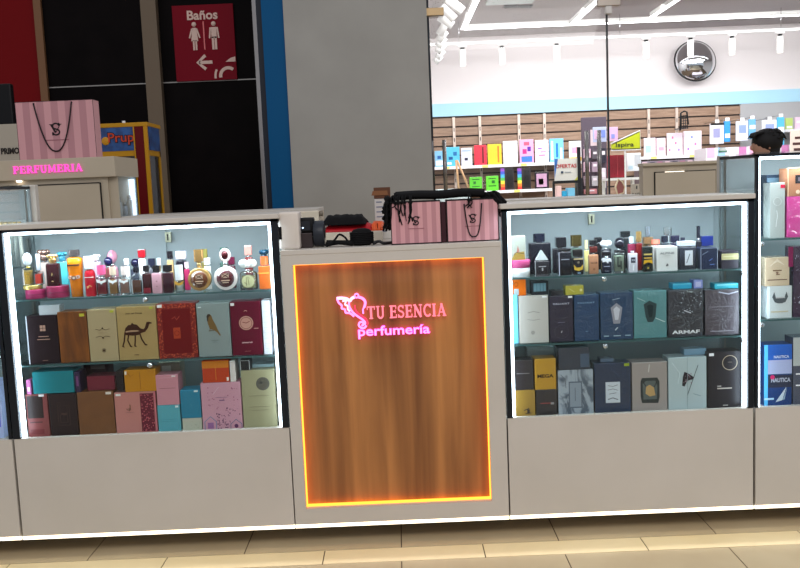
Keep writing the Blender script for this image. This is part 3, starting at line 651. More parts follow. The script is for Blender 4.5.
neon([(85, 135), (105, 180), (140, 212), (142, 248), (180, 262), (190, 300), (240, 306), (290, 345)], .006, NP1)
neon([(150, 160), (192, 158), (180, 200), (212, 218), (214, 255), (240, 285)], .0055, NW)
neon([(235, 158), (228, 200), (244, 250), (285, 305), (340, 348), (395, 385), (425, 420), (418, 450)], .006, NP1)
neon([(300, 208), (304, 250), (330, 300), (385, 340), (435, 378), (458, 425), (446, 460)], .005, NP2)
neon([(440, 455), (418, 482), (385, 486), (352, 462), (350, 430), (375, 412), (402, 425), (400, 450), (380, 452)], .0065, NP1)
b.build('neon_emblem', t)
# serif capitals drawn as strokes: (points, width) in a unit box
def arcp(cx, cz, rx, rz, a0, a1, n=9): return [(cx+rx*math.cos(math.radians(a0+(a1-a0)*k/n)), cz+rz*math.sin(math.radians(a0+(a1-a0)*k/n))) for k in range(n+1)]
V_, H_ = .2, .1
def stem(x, s0=True, s1=True): return [([(x, 0), (x, 1)], V_)]+([([(x-.2, .04), (x+.2, .04)], .08)] if s0 else [])+([([(x-.2, .96), (x+.2, .96)], .08)] if s1 else [])
GLY = {'T': (.84, stem(.42, True, False)+[([(0, .95), (.84, .95)], H_), ([(.04, .74), (.04, .95)], .08), ([(.8, .74), (.8, .95)], .08)]),
 'U': (.9, [([(.2, 1), (.2, .3)]+arcp(.46, .3, .26, .26, 180, 360)+[(.72, .3), (.72, 1)], .15), ([(0, .96), (.38, .96)], .08), ([(.56, .96), (.9, .96)], .08)]),
 'E': (.76, stem(.2)+[([(.2, .95), (.7, .95)], H_), ([(.2, .52), (.6, .52)], H_), ([(.2, .05), (.74, .05)], H_), ([(.68, .74), (.68, .95)], .08), ([(.72, .05), (.72, .28)], .08), ([(.6, .4), (.6, .64)], .08)]),
 'F': (.7, stem(.2)+[([(.2, .95), (.68, .95)], H_), ([(.2, .52), (.58, .52)], H_), ([(.66, .72), (.66, .95)], .08), ([(.58, .4), (.58, .64)], .08)]),
 'S': (.66, [(arcp(.33, .73, .25, .22, 20, 270)+arcp(.33, .27, .27, .22, 90, -160)[1:], .13), ([(.58, .74), (.58, .98)], .08), ([(.06, .02), (.06, .27)], .08)]),
 'N': (.96, [([(.18, 0), (.18, 1)], .1), ([(.78, 0), (.78, 1)], .1), ([(.14, 1), (.8, 0)], .2), ([(0, .96), (.24, .96)], .08), ([(0, .04), (.36, .04)], .08), ([(.6, .96), (.96, .96)], .08)]),
 'C': (.8, [(arcp(.45, .5, .37, .45, 42, 318, 12), .15), ([(.74, .7), (.74, 1)], .08)]),
 'I': (.42, stem(.21)), 'A': (.94, [([(.14, 0), (.47, 1)], .08), ([(.8, 0), (.45, 1)], .19), ([(.24, .32), (.7, .32)], .08), ([(0, .04), (.3, .04)], .08), ([(.58, .04), (.96, .04)], .08)]),
 'P': (.76, stem(.2)+[([(.2, .95)]+arcp(.42, .72, .26, .23, 90, -90)+[(.2, .49)], .12)]),
 'R': (.86, stem(.2)+[([(.2, .95)]+arcp(.4, .73, .25, .22, 90, -90)+[(.2, .51)], .12), ([(.42, .5), (.76, .04)], .17), ([(.66, .04), (.9, .04)], .08)]),
 'M': (1.1, [([(.16, 0), (.2, 1)], .09), ([(.92, 0), (.88, 1)], .17), ([(.18, 1), (.54, .12)], .17), ([(.88, 1), (.54, .12)], .08), ([(0, .04), (.34, .04)], .08), ([(.72, .04), (1.1, .04)], .08), ([(.04, .96), (.24, .96)], .08), ([(.86, .96), (1.08, .96)], .08)]), ' ': (.3, [])}
def serif(b, txt, x0, x1, z0, z1, y0, y1, m, gap=.12):
    tot = sum(GLY[c][0]+gap for c in txt)-gap; k = (x1-x0)/tot; h = z1-z0; x = x0
    for c in txt:
        wd, st = GLY[c]
        for j, (pts, sw) in enumerate(st):
            b.ribbon([(x+p[0]*k, z0+p[1]*h) for p in pts], sw*(k+h)/2, y0+j*.0001, y1, m)
        x += (wd+gap)*k
    return b
a = P(367.5, 319.5, YE); c = P(446.5, 303.5, YE)
zl = P(407, 317.6, YE).z; zh = P(407, 305, YE).z
serif(B(), 'TU ESENCIA', P(367, 312, YE).x, P(446, 310, YE).x, zl, zh, YE, YE+.008, emis((255, 122, 140), 1.7)).build('neon_shop_name', t)
B().text('perfumería', (P(358, 333, YE).x+P(430, 330, YE).x)/2, P(394, 331.5, YE).z, P(430, 330, YE).x-P(358, 333, YE).x, .047, YE, .007, NL, .022).text('perfumería', (P(358, 333, YE).x+P(430, 330, YE).x)/2, P(394, 331.5, YE).z, P(430, 330, YE).x-P(358, 333, YE).x-.003, .0445, YE-.001, .0005, NF, .0).build('neon_subtitle', t)

# rear row of the kiosk
YR = 1.8
tr = empty('rear_cabinet', (P(115, 170, YR).x, YR, 0), 'tall beige rear cabinet with pink PERFUMERIA lettering on its header', 'cabinet')
hz0, hz1 = 1.455, 1.568
B().box(-1.6, -.0, .0, .45, hz0, hz1, LAMD, .003).build('header', tr)
B().box(-1.6, -.055, .03, .45, 0, hz0, LAMD).build('cabinet_body', tr)
for a, d in ((-1.2, -.62), (-.61, -.10)): B().box(a, d, .02, .03, .3, hz0-.035, LAMD, .002).build('cabinet_door', tr)
b = B(); b.box(-.617, -.613, .018, .03, .3, hz0-.03, BLK); b.box(-1.2, -.1, .018, .03, hz0-.032, hz0-.028, BLK); b.box(-.098, -.094, .018, .03, .3, hz0-.03, BLK); b.build('door_gap', tr)
serif(B(), 'PERFUMERIA', P(12.5, 168, YR-.01).x-tr.location.x, P(82, 168, YR-.01).x-tr.location.x, 1.492, 1.534, -.009, -.001, emis((255, 82, 190), 1.5)).build('neon_lettering', tr)
B().cyl((P(18, 181, YR).x-tr.location.x, .014, hz0-.004), .014, .008, emis((255, 240, 220), 6), 'z', 16).build('downlight', tr)
b = B(); b.box(-.055, -.004, .05, .056, 0.9, hz0, LAMD); b.build('vitrine_front', tr)
B().box(-.05, -.012, .42, .43, .9, hz0, PANEL).build('vitrine_back', tr)
B().box(-.010, -.005, .06, .42, .9, hz0, CASEGL).build('vitrine_glass', tr)
B().box(-.055, -.001, .05, .45, 0, .9, LAMD).build('vitrine_base', tr)
B().box(-.05, -.012, .06, .42, 1.2, 1.206, SHELFGL).build('vitrine_shelf', tr)
B().box(-.05, -.015, .40, .41, .91, hz0-.01, emis((215, 235, 255), 2.5)).build('vitrine_light', tr)
for i, (yy, zz_, h, c) in enumerate(((.14, 1.206, .13, (210, 215, 220)), (.24, 1.206, .1, (180, 190, 205)), (.33, 1.206, .14, (225, 225, 225)), (.18, .9, .2, (150, 165, 180)))):
    b = B(); b.cyl((0, 0, h*.4), .016, h*.8, mat(c, .15, .3), seg=16, bev=.003)
    o = tag(b.build('perfume_bottle', loc=(tr.location.x-.033, YR+yy, zz_)), ('silver bottle nearest the front in the rear vitrine', 'short grey bottle in mid rear vitrine', 'white bottle at the back of the rear vitrine', 'blue grey bottle on the lower level of the rear vitrine')[i], 'perfume bottle', 'bottles in the rear vitrine')
    B().cyl((0, 0, h*.9), .010, h*.2, CHR, seg=12).build('cap', o)
# rear right cabinet
X0 = P(644, 180, YR).x
tq = empty('rear_cabinet', (X0, YR, 0), 'low beige rear cabinet behind the right display case', 'cabinet')
wd = 1.95-X0
B().box(0, wd, .02, .10, 0, 1.385, LAMD).build('cabinet_body', tq); B().box(-.006, wd+.01, 0, .11, 1.385, 1.403, LAMD, .003).build('top_board', tq)
px0, px1 = P(655, 180, YR).x-X0, P(717, 180, YR).x-X0
b = B(); b.box(px0, px1, .014, .02, .3, 1.352, BLK); b.build('door_gap', tq)
B().box(px0+.005, px1-.005, .006, .014, .3, 1.347, LAMD).build('cabinet_door', tq)
B().box(px0+.06, px0+.17, .010, .013, 1.348, 1.351, emis((255, 240, 220), 3)).build('door_light', tq)
# rear low counters
def rear_low(x0, x1, z, lb):
    t = empty('rear_counter', ((x0+x1)/2, YR, 0), lb, 'counter'); c = (x0+x1)/2
    B().box(x0-c, x1-c, .02, .44, 0, z-.02, LAMD).build('counter_body', t); B().box(x0-c, x1-c, 0, .45, z-.02, z, LAM, .002).build('countertop', t)
rear_low(-1.56, -.45, 1.228, 'low rear counter of the kiosk below the claw machine')
rear_low(-.44, .40, 1.085, 'lowest rear counter directly behind the wooden front counter')
rear_low(.41, X0-.01, 1.228, 'low rear counter of the kiosk below the offers sign')

# ================================================================ PRODUCTS
def art(b, w, h, ops, y=-.0006):
    for j, o in enumerate(ops):
        k = o[0]; yy = y-.00012*j
        X = lambda u: -w/2+u*w
        if k == 'r': b.box(X(o[1]), X(o[3]), yy, .0005, o[2]*h, o[4]*h, mat(o[5], *(o[6:] or (.4,))))
        elif k == 't': b.text(o[1], X(o[2]), o[3]*h, o[4]*w, (o[5]*h) if o[5] else None, yy, 0, mat(o[6], .4), .035)
        elif k == 'p': b.poly([(X(u), v*h) for u, v in o[1]], yy, .0003, mat(o[2], .4))
        elif k == 'l': b.ribbon([(X(u), v*h) for u, v in o[1]], o[2]*w, yy, .0003, mat(o[3], .4))
        elif k == 'o': b.ribbon([(X(o[1])+o[3]*w*math.cos(2*PI*q/20), o[2]*h+o[3]*w*math.sin(2*PI*q/20)) for q in range(20)], o[4]*w, yy, .0003, mat(o[5], .35), True)
        elif k == 'd': b.poly([(X(o[1])+o[3]*w*math.cos(2*PI*q/20), o[2]*h+o[3]*w*math.sin(2*PI*q/20)) for q in range(20)], yy, .0003, mat(o[4], *(o[5:] or (.35,))))
        elif k == 's':   # scatter of small flecks
            rr = random.Random(o[1])
            for q in range(o[2]):
                u, v, e = rr.uniform(o[3], o[5]), rr.uniform(o[4], o[6]), rr.uniform(.008, .02)
                b.poly([(X(u)+e*w*math.cos(a), v*h+e*w*math.sin(a)) for a in (0, 1.3, 2.5, 3.9, 5)], yy, .0003, mat(o[7], .5))
def carton(px0, px1, ytop, z, c, lb, ops=(), Y=.05, dep=.075, gr='perfume cartons in the kiosk', wrap=0, rough=.38, name='perfume_box', m=None, back=0, lean=0):
    x0, x1 = XZ(px0, Y, z), XZ(px1, Y, z); zt = P((px0+px1)/2-2, ytop, Y).z; w_, h = x1-x0-.0016, zt-z-.0005
    b = B(); b.box(-w_/2, w_/2, 0, dep, 0, h, m or mat(c, rough, 0, .0, 0, wrap, 0, .3), .0012)
    art(b, w_, h, ops)
    tag(b.build(name, loc=((x0+x1)/2, Y, z)), lb, 'box', gr)
    return zt+.0003
TG = lambda u, v, s=.12: ('r', u, v, u+s, v+.05, (235, 235, 230))
G1 = 'perfume boxes on the middle shelf of the left case'; G2 = 'perfume boxes at the bottom of the left case'
FL = ZG0-.009
z2 = SH2+.0005
BR = (190, 150, 130)
t_ = carton(30.3, 60.6, 315.5, z2, (34, 18, 24), 'black box with a small square emblem left of the wood grain box', [('r', .42, .68, .6, .8, BR), ('r', .505, .68, .515, .8, (34, 18, 24)), ('r', .42, .735, .6, .745, (34, 18, 24)), ('r', .35, .56, .68, .575, BR), ('r', .3, .50, .72, .515, BR), ('r', .42, .06, .6, .075, (120, 90, 80)), ('r', -.03, 0, .0, 1, (205, 215, 225))], gr=G1)  # pale strip along the left edge is painted light spill
carton(39, 60, 305, t_, (206, 214, 220), 'crumpled clear plastic pack lying on the black box with the square emblem', wrap=1, rough=.2, gr=G1, name='plastic_pack', Y=.06, dep=.05)
wg = noise_mat('swirled_wood_print', (104, 54, 12), (140, 78, 20), 7, (1.4, 1, .35), rough=.4, dist=2.2, lo=.4, hi=.6)
carton(61, 90.2, 311.5, z2, None, 'wood grain printed box with a yellow tag', [('r', .76, .9, .93, .955, (200, 190, 60))], gr=G1, m=wg)
DK = (72, 50, 34)
carton(90.6, 119.4, 309, z2, (180, 160, 122), 'cream box with two thin scroll ornaments', [('l', [(.25, .62), (.4, .6), (.5, .625), (.6, .6), (.75, .62)], .015, DK), ('d', .5, .635, .03, DK), ('l', [(.25, .465), (.4, .485), (.5, .46), (.6, .485), (.75, .465)], .015, DK), ('d', .5, .45, .03, DK), ('l', [(.35, .55), (.65, .55)], .008, (150, 130, 100)), ('d', .5, .21, .07, DK), ('o', .5, .21, .05, .012, (180, 160, 122)), ('r', .8, .93, .93, .97, (190, 190, 60))], gr=G1)
CM = (62, 30, 16)
carton(119.8, 159.2, 306.2, z2, (176, 148, 96), 'tan box printed with a walking camel', [
  ('p', [(.16, .5), (.2, .6), (.28, .66), (.34, .66), (.38, .7), (.42, .67), (.5, .66), (.58, .59), (.66, .57), (.70, .6), (.75, .7), (.8, .705), (.88, .69), (.88, .67), (.82, .665), (.78, .59), (.7, .52), (.6, .5), (.52, .465), (.38, .455), (.28, .465), (.2, .47)], CM),
  ('p', [(.2, .545), (.34, .56), (.5, .555), (.56, .54), (.5, .53), (.3, .525), (.2, .52)], (176, 140, 110)),
  ('l', [(.18, .5), (.15, .36), (.1, .26), (.14, .25)], .035, CM), ('l', [(.27, .47), (.24, .37), (.3, .26), (.34, .25)], .035, CM), ('l', [(.44, .47), (.43, .36), (.41, .26), (.45, .255)], .035, CM), ('l', [(.56, .49), (.6, .38), (.68, .28), (.73, .275)], .035, CM),
  ('t', 'Joy of Time', .44, .87, .42, .035, (70, 46, 26)), ('r', .38, .09, .5, .1, (110, 80, 50)), ('r', .85, .945, .93, .975, (180, 190, 60))], gr=G1)
RD = (206, 90, 60)
carton(159.8, 198.6, 303.3, z2, (128, 38, 34), 'brick red box with an ornate border and orange square seal', [('r', .13, .09, .86, .9, (112, 14, 18)), ('s', 3, 70, .0, .01, .12, .99, RD), ('s', 4, 70, .88, .01, .99, .99, RD), ('s', 5, 50, .1, .0, .9, .08, RD), ('s', 6, 50, .1, .92, .9, .99, RD),
  ('r', .4, .36, .58, .56, (178, 66, 38)), ('o', .49, .46, .06, .012, (112, 14, 18)), ('l', [(.38, .72), (.46, .76), (.5, .7), (.58, .77)], .015, (190, 80, 60)), TG(.02, .935)], gr=G1)
carton(199.2, 232.2, 303, z2, (140, 152, 150), 'grey green box printed with a perched falcon', [
  ('p', [(.3, .76), (.34, .8), (.4, .8), (.45, .77), (.48, .7), (.56, .6), (.62, .5), (.7, .4), (.68, .38), (.58, .46), (.48, .5), (.38, .52), (.34, .6), (.31, .68)], (120, 92, 52)), ('p', [(.3, .76), (.34, .8), (.4, .8), (.42, .77), (.36, .74), (.34, .66), (.31, .68)], (64, 52, 40)),
  ('l', [(.34, .485), (.5, .49)], .02, (90, 70, 40)), ('l', [(.38, .52), (.38, .485)], .015, (90, 70, 40)), ('r', .4, .3, .62, .31, (110, 122, 120)), ('r', .44, .27, .58, .278, (110, 122, 120)), ('r', .05, .92, .15, .94, (220, 225, 225))], gr=G1)
carton(232.8, 263.4, 301.3, z2, (98, 16, 40), 'maroon box with a round rose gold medallion', [('d', .5, .6, .235, (196, 146, 130), .3), ('o', .5, .6, .19, .02, (140, 84, 76)), ('l', [(.38, .62), (.5, .6), (.62, .63)], .03, (140, 84, 76)), ('t', 'ameerati', .5, .24, .34, .03, (225, 190, 190)), ('l', [(.45, .82), (.5, .835), (.55, .82)], .02, (200, 150, 140)), ('r', .4, .07, .6, .078, (150, 90, 90)), TG(.02, .93), ('r', .75, .49, .9, .5, (200, 150, 140))], gr=G1)
carton(264.2, 272.6, 300.5, z2, (232, 234, 244), 'narrow white block imitating side glass glare beside the maroon medallion box', [('r', .1, .1+.1*k, .9, .104+.1*k, (200, 205, 225)) for k in range(8)], gr=G1)  # solid block in place of the light strip's reflection in the side glass
# bottom level
t1 = carton(28.8, 50.6, 394, FL, (126, 62, 62), 'dusty rose box with a black upper half', [('r', .05, .44, .78, .96, (38, 24, 24)), ('r', .12, .33, .7, .36, (70, 34, 36)), ('r', .12, .07, .75, .18, (104, 36, 40)), ('r', .12, .66, .7, .665, (80, 50, 46)), ('r', .62, .94, .86, .99, (230, 225, 225))], gr=G2)
t2 = carton(51.6, 79.3, 393.6, FL, (36, 18, 22), 'black box with an embossed square frame at the bottom', [('l', [(.3, .25), (.3, .8), (.72, .8), (.72, .25), (.3, .25)], .012, (74, 46, 44)), ('l', [(.38, .32), (.38, .72), (.64, .72), (.64, .32), (.38, .32)], .01, (74, 46, 44)), ('t', 'Ayal', .51, .52, .2, .07, (90, 60, 55))], gr=G2)
t3 = carton(80, 116.2, 391.6, FL, None, 'plain brown box between the black box and the pink box', [('r', .8, .93, .95, .985, (225, 215, 205))], gr=G2, m=noise_mat('brown_card', (112, 66, 28), (122, 74, 34), 20, rough=.45))
t4 = carton(116.8, 158.2, 391.9, FL, (196, 128, 120), 'pale pink box with a maroon damask strip', [('r', .62, .03, .95, .96, (104, 26, 46)), ('s', 8, 90, .63, .04, .94, .95, (190, 90, 100)), ('r', .96, 0, 1, 1, (196, 110, 120)), ('l', [(.28, .6), (.34, .54), (.38, .68)], .02, (120, 80, 60)), ('l', [(.32, .6), (.38, .56), (.36, .7)], .014, (120, 80, 60)), ('r', .25, .5, .45, .508, (150, 100, 90)), TG(.04, .92)], gr=G2)
carton(33.5, 74.8, 371.5, max(t1, t2), (14, 124, 134), 'teal box lying across two black boxes', [('r', .13, .3, .14, .9, (30, 140, 150))], gr=G2, dep=.09)
carton(75.4, 81, 372, max(t2, t3)+.0002, (44, 30, 62), 'small dark violet box beside the teal box', [('r', .3, .3, .7, .8, (120, 70, 120))], gr=G2)
carton(26.8, 31.8, 380, t1, (176, 90, 150), 'tiny magenta box left of the teal box', [('r', .2, .2, .8, .5, (230, 190, 220))], gr=G2, dep=.05)
carton(87.5, 115.5, 376, t3, (118, 34, 52), 'maroon box lying on the plain brown box', Y=.07, gr=G2)
carton(125.2, 156.8, 369.7, t4, (196, 130, 18), 'golden yellow box lying on the pale pink box', [('l', [(.5, .1), (.5, .9)], .012, (140, 86, 20)), ('l', [(.1, .9), (.2, .7), (.3, .8)], .012, (140, 86, 20)), ('r', .02, .8, .08, .95, (235, 230, 220))], gr=G2)
carton(117, 124.2, 371, max(t3, t4), (26, 14, 20), 'small black box left of the golden yellow box', [], gr=G2)
t5 = carton(158.8, 181.6, 405, FL, (88, 168, 182), 'aqua box under the pink box', [('r', .8, .9, .94, .97, (220, 235, 235)), ('r', .1, .45, .9, .46, (70, 150, 165)), ('r', .1, .38, .9, .39, (70, 150, 165))], gr=G2)
carton(157.3, 179.8, 374.8, t5, (206, 140, 152), 'pink box stacked on the aqua box', [('r', .15, .55, .85, .565, (150, 90, 100)), ('r', .12, .9, .8, .91, (220, 170, 180)), ('r', .72, .93, .9, .97, (235, 225, 225))], gr=G2)
t6 = carton(182.8, 202.5, 418.2, FL, (190, 190, 172), 'low cream box under the sea blue box', [('s', 9, 10, .1, .2, .9, .8, (110, 120, 90))], gr=G2)
carton(181.6, 201.8, 389.8, t6, (38, 126, 156), 'sea blue box stacked on the low cream box', [('r', .7, .92, .9, .98, (220, 235, 235)), ('l', [(.5, .35), (.55, .45), (.45, .5)], .01, (60, 150, 175))], gr=G2)
HS = (96, 48, 92)
t7 = carton(203.2, 243.2, 382.3, FL, (206, 152, 168), 'pink box printed with little lilac houses', [
  ('l', [(.05, .0), (.05, .17), (.2, .28), (.34, .17), (.34, .0)], .02, (110, 130, 160)), ('p', [(.12, .02), (.12, .15), (.27, .15), (.27, .02)], (150, 100, 150)), ('l', [(.7, .0), (.7, .1), (.84, .2), (.98, .1), (.98, 0)], .02, (110, 110, 140)), ('d', .84, .06, .05, HS),
  ('s', 11, 46, .35, .0, .7, .34, HS), ('s', 12, 10, .6, .3, .98, .45, HS), ('s', 13, 26, .05, .4, .95, .97, (170, 100, 130)), ('r', .36, .68, .66, .685, (130, 90, 130)), ('r', .45, .61, .58, .63, (130, 90, 130)), ('l', [(.3, .75), (.45, .9)], .01, (220, 190, 205))], gr=G2)
carton(202.8, 229.8, 360.5, t7, (190, 60, 22), 'orange red box lying on the house print box', [('r', .0, .66, 1, .98, (206, 120, 26)), ('l', [(.5, .1), (.5, .9)], .02, (214, 130, 40)), ('r', .9, .06, .98, .22, (235, 225, 215))], gr=G2)
carton(230.4, 236.2, 360.8, t7, (222, 214, 208), 'thin white box next to the orange red box', [], gr=G2)
t8 = carton(243.9, 277.6, 369.8, FL, (158, 154, 120), 'olive cream box with a round silver medallion', [('d', .64, .76, .2, (122, 122, 112), .25, .7), ('o', .64, .76, .17, .025, (74, 74, 70)), ('d', .6, .78, .05, (60, 62, 60)), ('r', .2, .55, .8, .558, (134, 130, 100)), ('r', .2, .36, .8, .366, (134, 130, 100)), ('r', .25, .3, .75, .306, (134, 130, 100))], gr=G2)
carton(240, 250.5, 360, t8, (30, 32, 34), 'small silver rimmed dark box on the olive cream box', [('l', [(.06, .05), (.06, .95), (.94, .95), (.94, .05)], .06, (200, 205, 205))], gr=G2, dep=.05)
carton(252, 274, 364, t8, (150, 178, 184), 'pale blue pack on the olive cream box', gr=G2, Y=.09, dep=.06, wrap=.5)
carton(161, 184, 362.5, FL, (176, 168, 150), 'beige box standing behind the pink box with a dark front patch', [('r', .2, .8, .6, .95, (230, 228, 220)), ('r', .1, .5, .6, .75, (110, 90, 84))], Y=.19, gr=G2)
carton(88, 112, 362.5, FL, (60, 34, 44), 'tall dark violet box standing at the back of the left case', [('r', .3, .9, .9, .96, (120, 110, 110))], Y=.19, gr=G2)

# right case boxes
G3 = 'perfume boxes on the middle shelf of the right case'; G4 = 'perfume boxes at the bottom of the right case'
carton(510.4, 519, 294.8, z2, (120, 205, 235), 'narrow bright aqua box at the left end of the shelf', [], gr=G3)
LG = (120, 118, 112)
n1 = carton(519.6, 549.2, 295.5, z2, (196, 192, 184), 'light grey wrapped box with faint scroll ornaments', [('l', [(.3, .64), (.45, .66), (.5, .67), (.6, .65), (.7, .64)], .015, LG), ('l', [(.28, .5), (.5, .48), (.72, .5)], .012, LG), ('d', .46, .22, .07, (160, 156, 150)), ('r', .8, .95, .96, .98, W_)], wrap=.5, gr=G3)
n2 = carton(550, 573.8, 295.8, z2, (40, 34, 54), 'dark violet wrapped box with spaced letters', [('t', 'V A L I A N T', .5, .83, .7, .04, (190, 190, 205)), ('r', .35, .42, .65, .43, (120, 115, 135)), ('l', [(.48, .2), (.52, .24)], .02, (230, 230, 240)), ('o', .5, .22, .3, .006, (70, 66, 90)), ('r', .8, .95, .98, .99, W_)], wrap=.5, gr=G3)
n3 = carton(574.6, 599.6, 294.8, z2, (30, 62, 98), 'plain navy blue box with faint spaced letters', [('t', 'V A L I A N T', .48, .83, .7, .035, (130, 165, 195)), ('r', .45, .2, .55, .21, (120, 160, 190))], wrap=.6, gr=G3)
carton(600.6, 633.4, 292.6, z2, (24, 58, 92), 'blue wrapped box with a pale coffin shaped crest', [('p', [(.32, .68), (.5, .78), (.68, .68), (.6, .34), (.4, .34)], (150, 150, 160)), ('p', [(.4, .65), (.5, .71), (.6, .65), (.55, .42), (.45, .42)], (205, 205, 215)), ('l', [(.38, .85), (.6, .88)], .015, (170, 190, 205)), ('l', [(.45, .2), (.53, .26)], .03, (190, 200, 210)), ('r', .1, .07, .25, .09, (150, 175, 190)), ('r', .4, .07, .62, .09, (150, 175, 190)), ('r', .75, .07, .92, .09, (150, 175, 190))], wrap=.8, gr=G3)
carton(634, 667, 290.6, z2, (84, 138, 142), 'sea green wrapped box with a dark shield crest', [('p', [(.3, .72), (.48, .79), (.7, .72), (.66, .45), (.58, .34), (.42, .34), (.36, .45)], (52, 70, 72)), ('p', [(.4, .68), (.5, .72), (.6, .68), (.56, .44), (.46, .44)], (34, 48, 52)), ('l', [(.66, .42), (.95, .33)], .02, (190, 215, 215)), ('l', [(.1, .86), (.35, .78)], .015, (170, 200, 200))], wrap=.9, gr=G3)
n6 = carton(668.4, 703.4, 289.6, z2, (44, 44, 52), 'charcoal wrapped box with white capitals along its foot', [('t', 'ARMAF', .5, .1, .8, .075, (232, 232, 235)), ('s', 21, 30, .3, .5, .95, .97, (150, 155, 165)), ('l', [(.45, .56), (.65, .5)], .03, (190, 190, 200))], wrap=1, gr=G3)
n7 = carton(705, 739.2, 289.6, z2, (76, 68, 76), 'mauve grey wrapped box at the right end of the shelf', [('r', .12, .62, .85, .635, (126, 122, 130)), ('r', .12, .56, .5, .57, (126, 122, 130)), ('l', [(.4, .95), (.7, .9), (.98, .95)], .03, (190, 190, 205)), ('r', .15, .08, .85, .1, (150, 145, 155))], wrap=.7, gr=G3)
carton(511.5, 526.4, 279.4, n1, (232, 112, 20), 'bright orange small box on the light grey box', [('o', .32, .7, .14, .03, (150, 60, 10)), ('r', .15, .05, .5, .42, (190, 200, 205))], gr=G3, Y=.06, dep=.06)
carton(531.5, 548.8, 281.2, n1, (38, 44, 50), 'small dark box with a pale label on the light grey box', [('r', .12, .25, .85, .85, (110, 150, 165)), ('r', .3, .25, .32, .85, (38, 44, 50)), ('r', .5, .25, .52, .85, (38, 44, 50)), ('r', .68, .25, .7, .85, (38, 44, 50))], gr=G3, Y=.06, dep=.05)
carton(551, 563.5, 290.5, n2, (30, 30, 36), 'flat black pack on the dark violet box', wrap=1, gr=G3, Y=.06, dep=.05)
carton(565.4, 584, 285.6, n3, (190, 180, 60), 'small yellow box on the plain navy box', [('d', .85, .5, .08, (235, 230, 160)), ('l', [(.2, .7), (.5, .3)], .03, (220, 215, 130))], wrap=.5, gr=G3, Y=.06, dep=.05)
carton(672.5, 692, 283.2, n6, (60, 180, 220), 'flat sky blue box on the charcoal box', [('r', .0, .7, 1, .95, (100, 205, 235))], gr=G3, Y=.07, dep=.05)
carton(693.6, 703.0, 280, n6, (140, 150, 210), 'small lilac box on the charcoal box', [('r', .2, .2, .8, .8, (190, 190, 225))], gr=G3, Y=.065, dep=.05)
carton(714.5, 738.5, 283.4, n7, (70, 200, 220), 'flat turquoise box on the mauve grey box', [('r', .1, .6, .9, .9, (140, 225, 235))], gr=G3, Y=.07, dep=.05)
BK = (34, 30, 36)
q3 = carton(514.8, 535.8, 390, FL, (150, 116, 40), 'dull gold box with small black marks under a black box', [('r', .6, .1, .72, .26, BK), ('l', [(.45, .22), (.7, .3)], .04, BK), ('l', [(.5, .1), (.8, .12)], .03, BK)], gr=G4, wrap=.4)
carton(513.9, 533.9, 360.3, q3, BK, 'black box stacked on the dull gold box', [('r', .15, .54, .8, .57, (110, 105, 110))], gr=G4, wrap=.3)
q4 = carton(536.3, 557.4, 389.6, FL, BK, 'black box with red lettering under the yellow box', [('r', .2, .46, .72, .49, (150, 60, 60)), ('r', .7, .42, .86, .5, (150, 150, 155))], gr=G4, wrap=.3)
q2 = carton(535.0, 556.6, 358.6, q4, (186, 138, 28), 'mustard yellow box with dark spaced capitals', [('t', 'MEGA', .5, .44, .76, .12, (40, 26, 10))], gr=G4, wrap=.2)
carton(528.5, 555, 346.8, FL, (150, 160, 160), 'tall clear plastic lidded pack behind the yellow box', Y=.19, gr=G4, wrap=.6, name='plastic_pack')
mb = noise_mat('marbled_grey_print', (78, 92, 108), (160, 172, 184), 9, (1, 1, .7), rough=.35, coat=.6, dist=3.5, lo=.42, hi=.56)
q5 = carton(558.6, 594, 369.8, FL, None, 'marbled blue grey box with a tall centre label', [('r', .3, .14, .68, .74, (96, 106, 120)), ('r', .33, .17, .65, .71, (142, 154, 166)), ('r', .47, .3, .49, .6, (100, 110, 124)), ('l', [(.08, .9), (.2, .8), (.22, .6)], .012, (60, 70, 86))], gr=G4, m=mb)
carton(558.6, 590, 347.5, q5, (40, 50, 66), 'dark glossy box on the marbled box', [('r', .7, .1, .98, .7, (74, 90, 110))], gr=G4, wrap=.3)
q6 = carton(595, 631.4, 363, FL, (16, 42, 74), 'navy box with a white script label and lime tag', [('r', .3, .2, .7, .62, (206, 214, 222)), ('l', [(.36, .55), (.5, .53), (.64, .56)], .012, (40, 50, 70)), ('l', [(.36, .46), (.5, .48), (.64, .45)], .012, (40, 50, 70)), ('l', [(.4, .38), (.6, .4)], .012, (40, 50, 70)), ('l', [(.36, .27), (.5, .3), (.64, .26)], .02, (40, 50, 70)), ('r', .82, .93, .96, .985, (150, 170, 40)), ('l', [(.45, .9), (.7, .72)], .01, (40, 74, 110))], gr=G4, wrap=.3)
carton(600, 614, 358.5, q6, (90, 110, 130), 'crumpled film pack on the navy box', wrap=1, gr=G4, Y=.07, dep=.05, name='plastic_pack')
carton(632.2, 667.6, 362, FL, (160, 150, 146), 'taupe box printed with a dark bottle and amber stone', [('p', [(.28, .17), (.24, .3), (.24, .6), (.28, .68), (.72, .68), (.78, .6), (.78, .28), (.74, .16)], (52, 58, 58)), ('p', [(.32, .24), (.3, .56), (.4, .62), (.66, .62), (.72, .5), (.7, .24)], (92, 100, 98)), ('p', [(.38, .36), (.4, .5), (.5, .54), (.62, .48), (.66, .32), (.5, .3)], (190, 156, 104)), ('l', [(.3, .62), (.4, .5)], .02, (40, 44, 44)), ('l', [(.7, .6), (.62, .48)], .02, (40, 44, 44)), ('l', [(.47, .8), (.5, .95)], .03, (200, 194, 190))], gr=G4, wrap=.2)
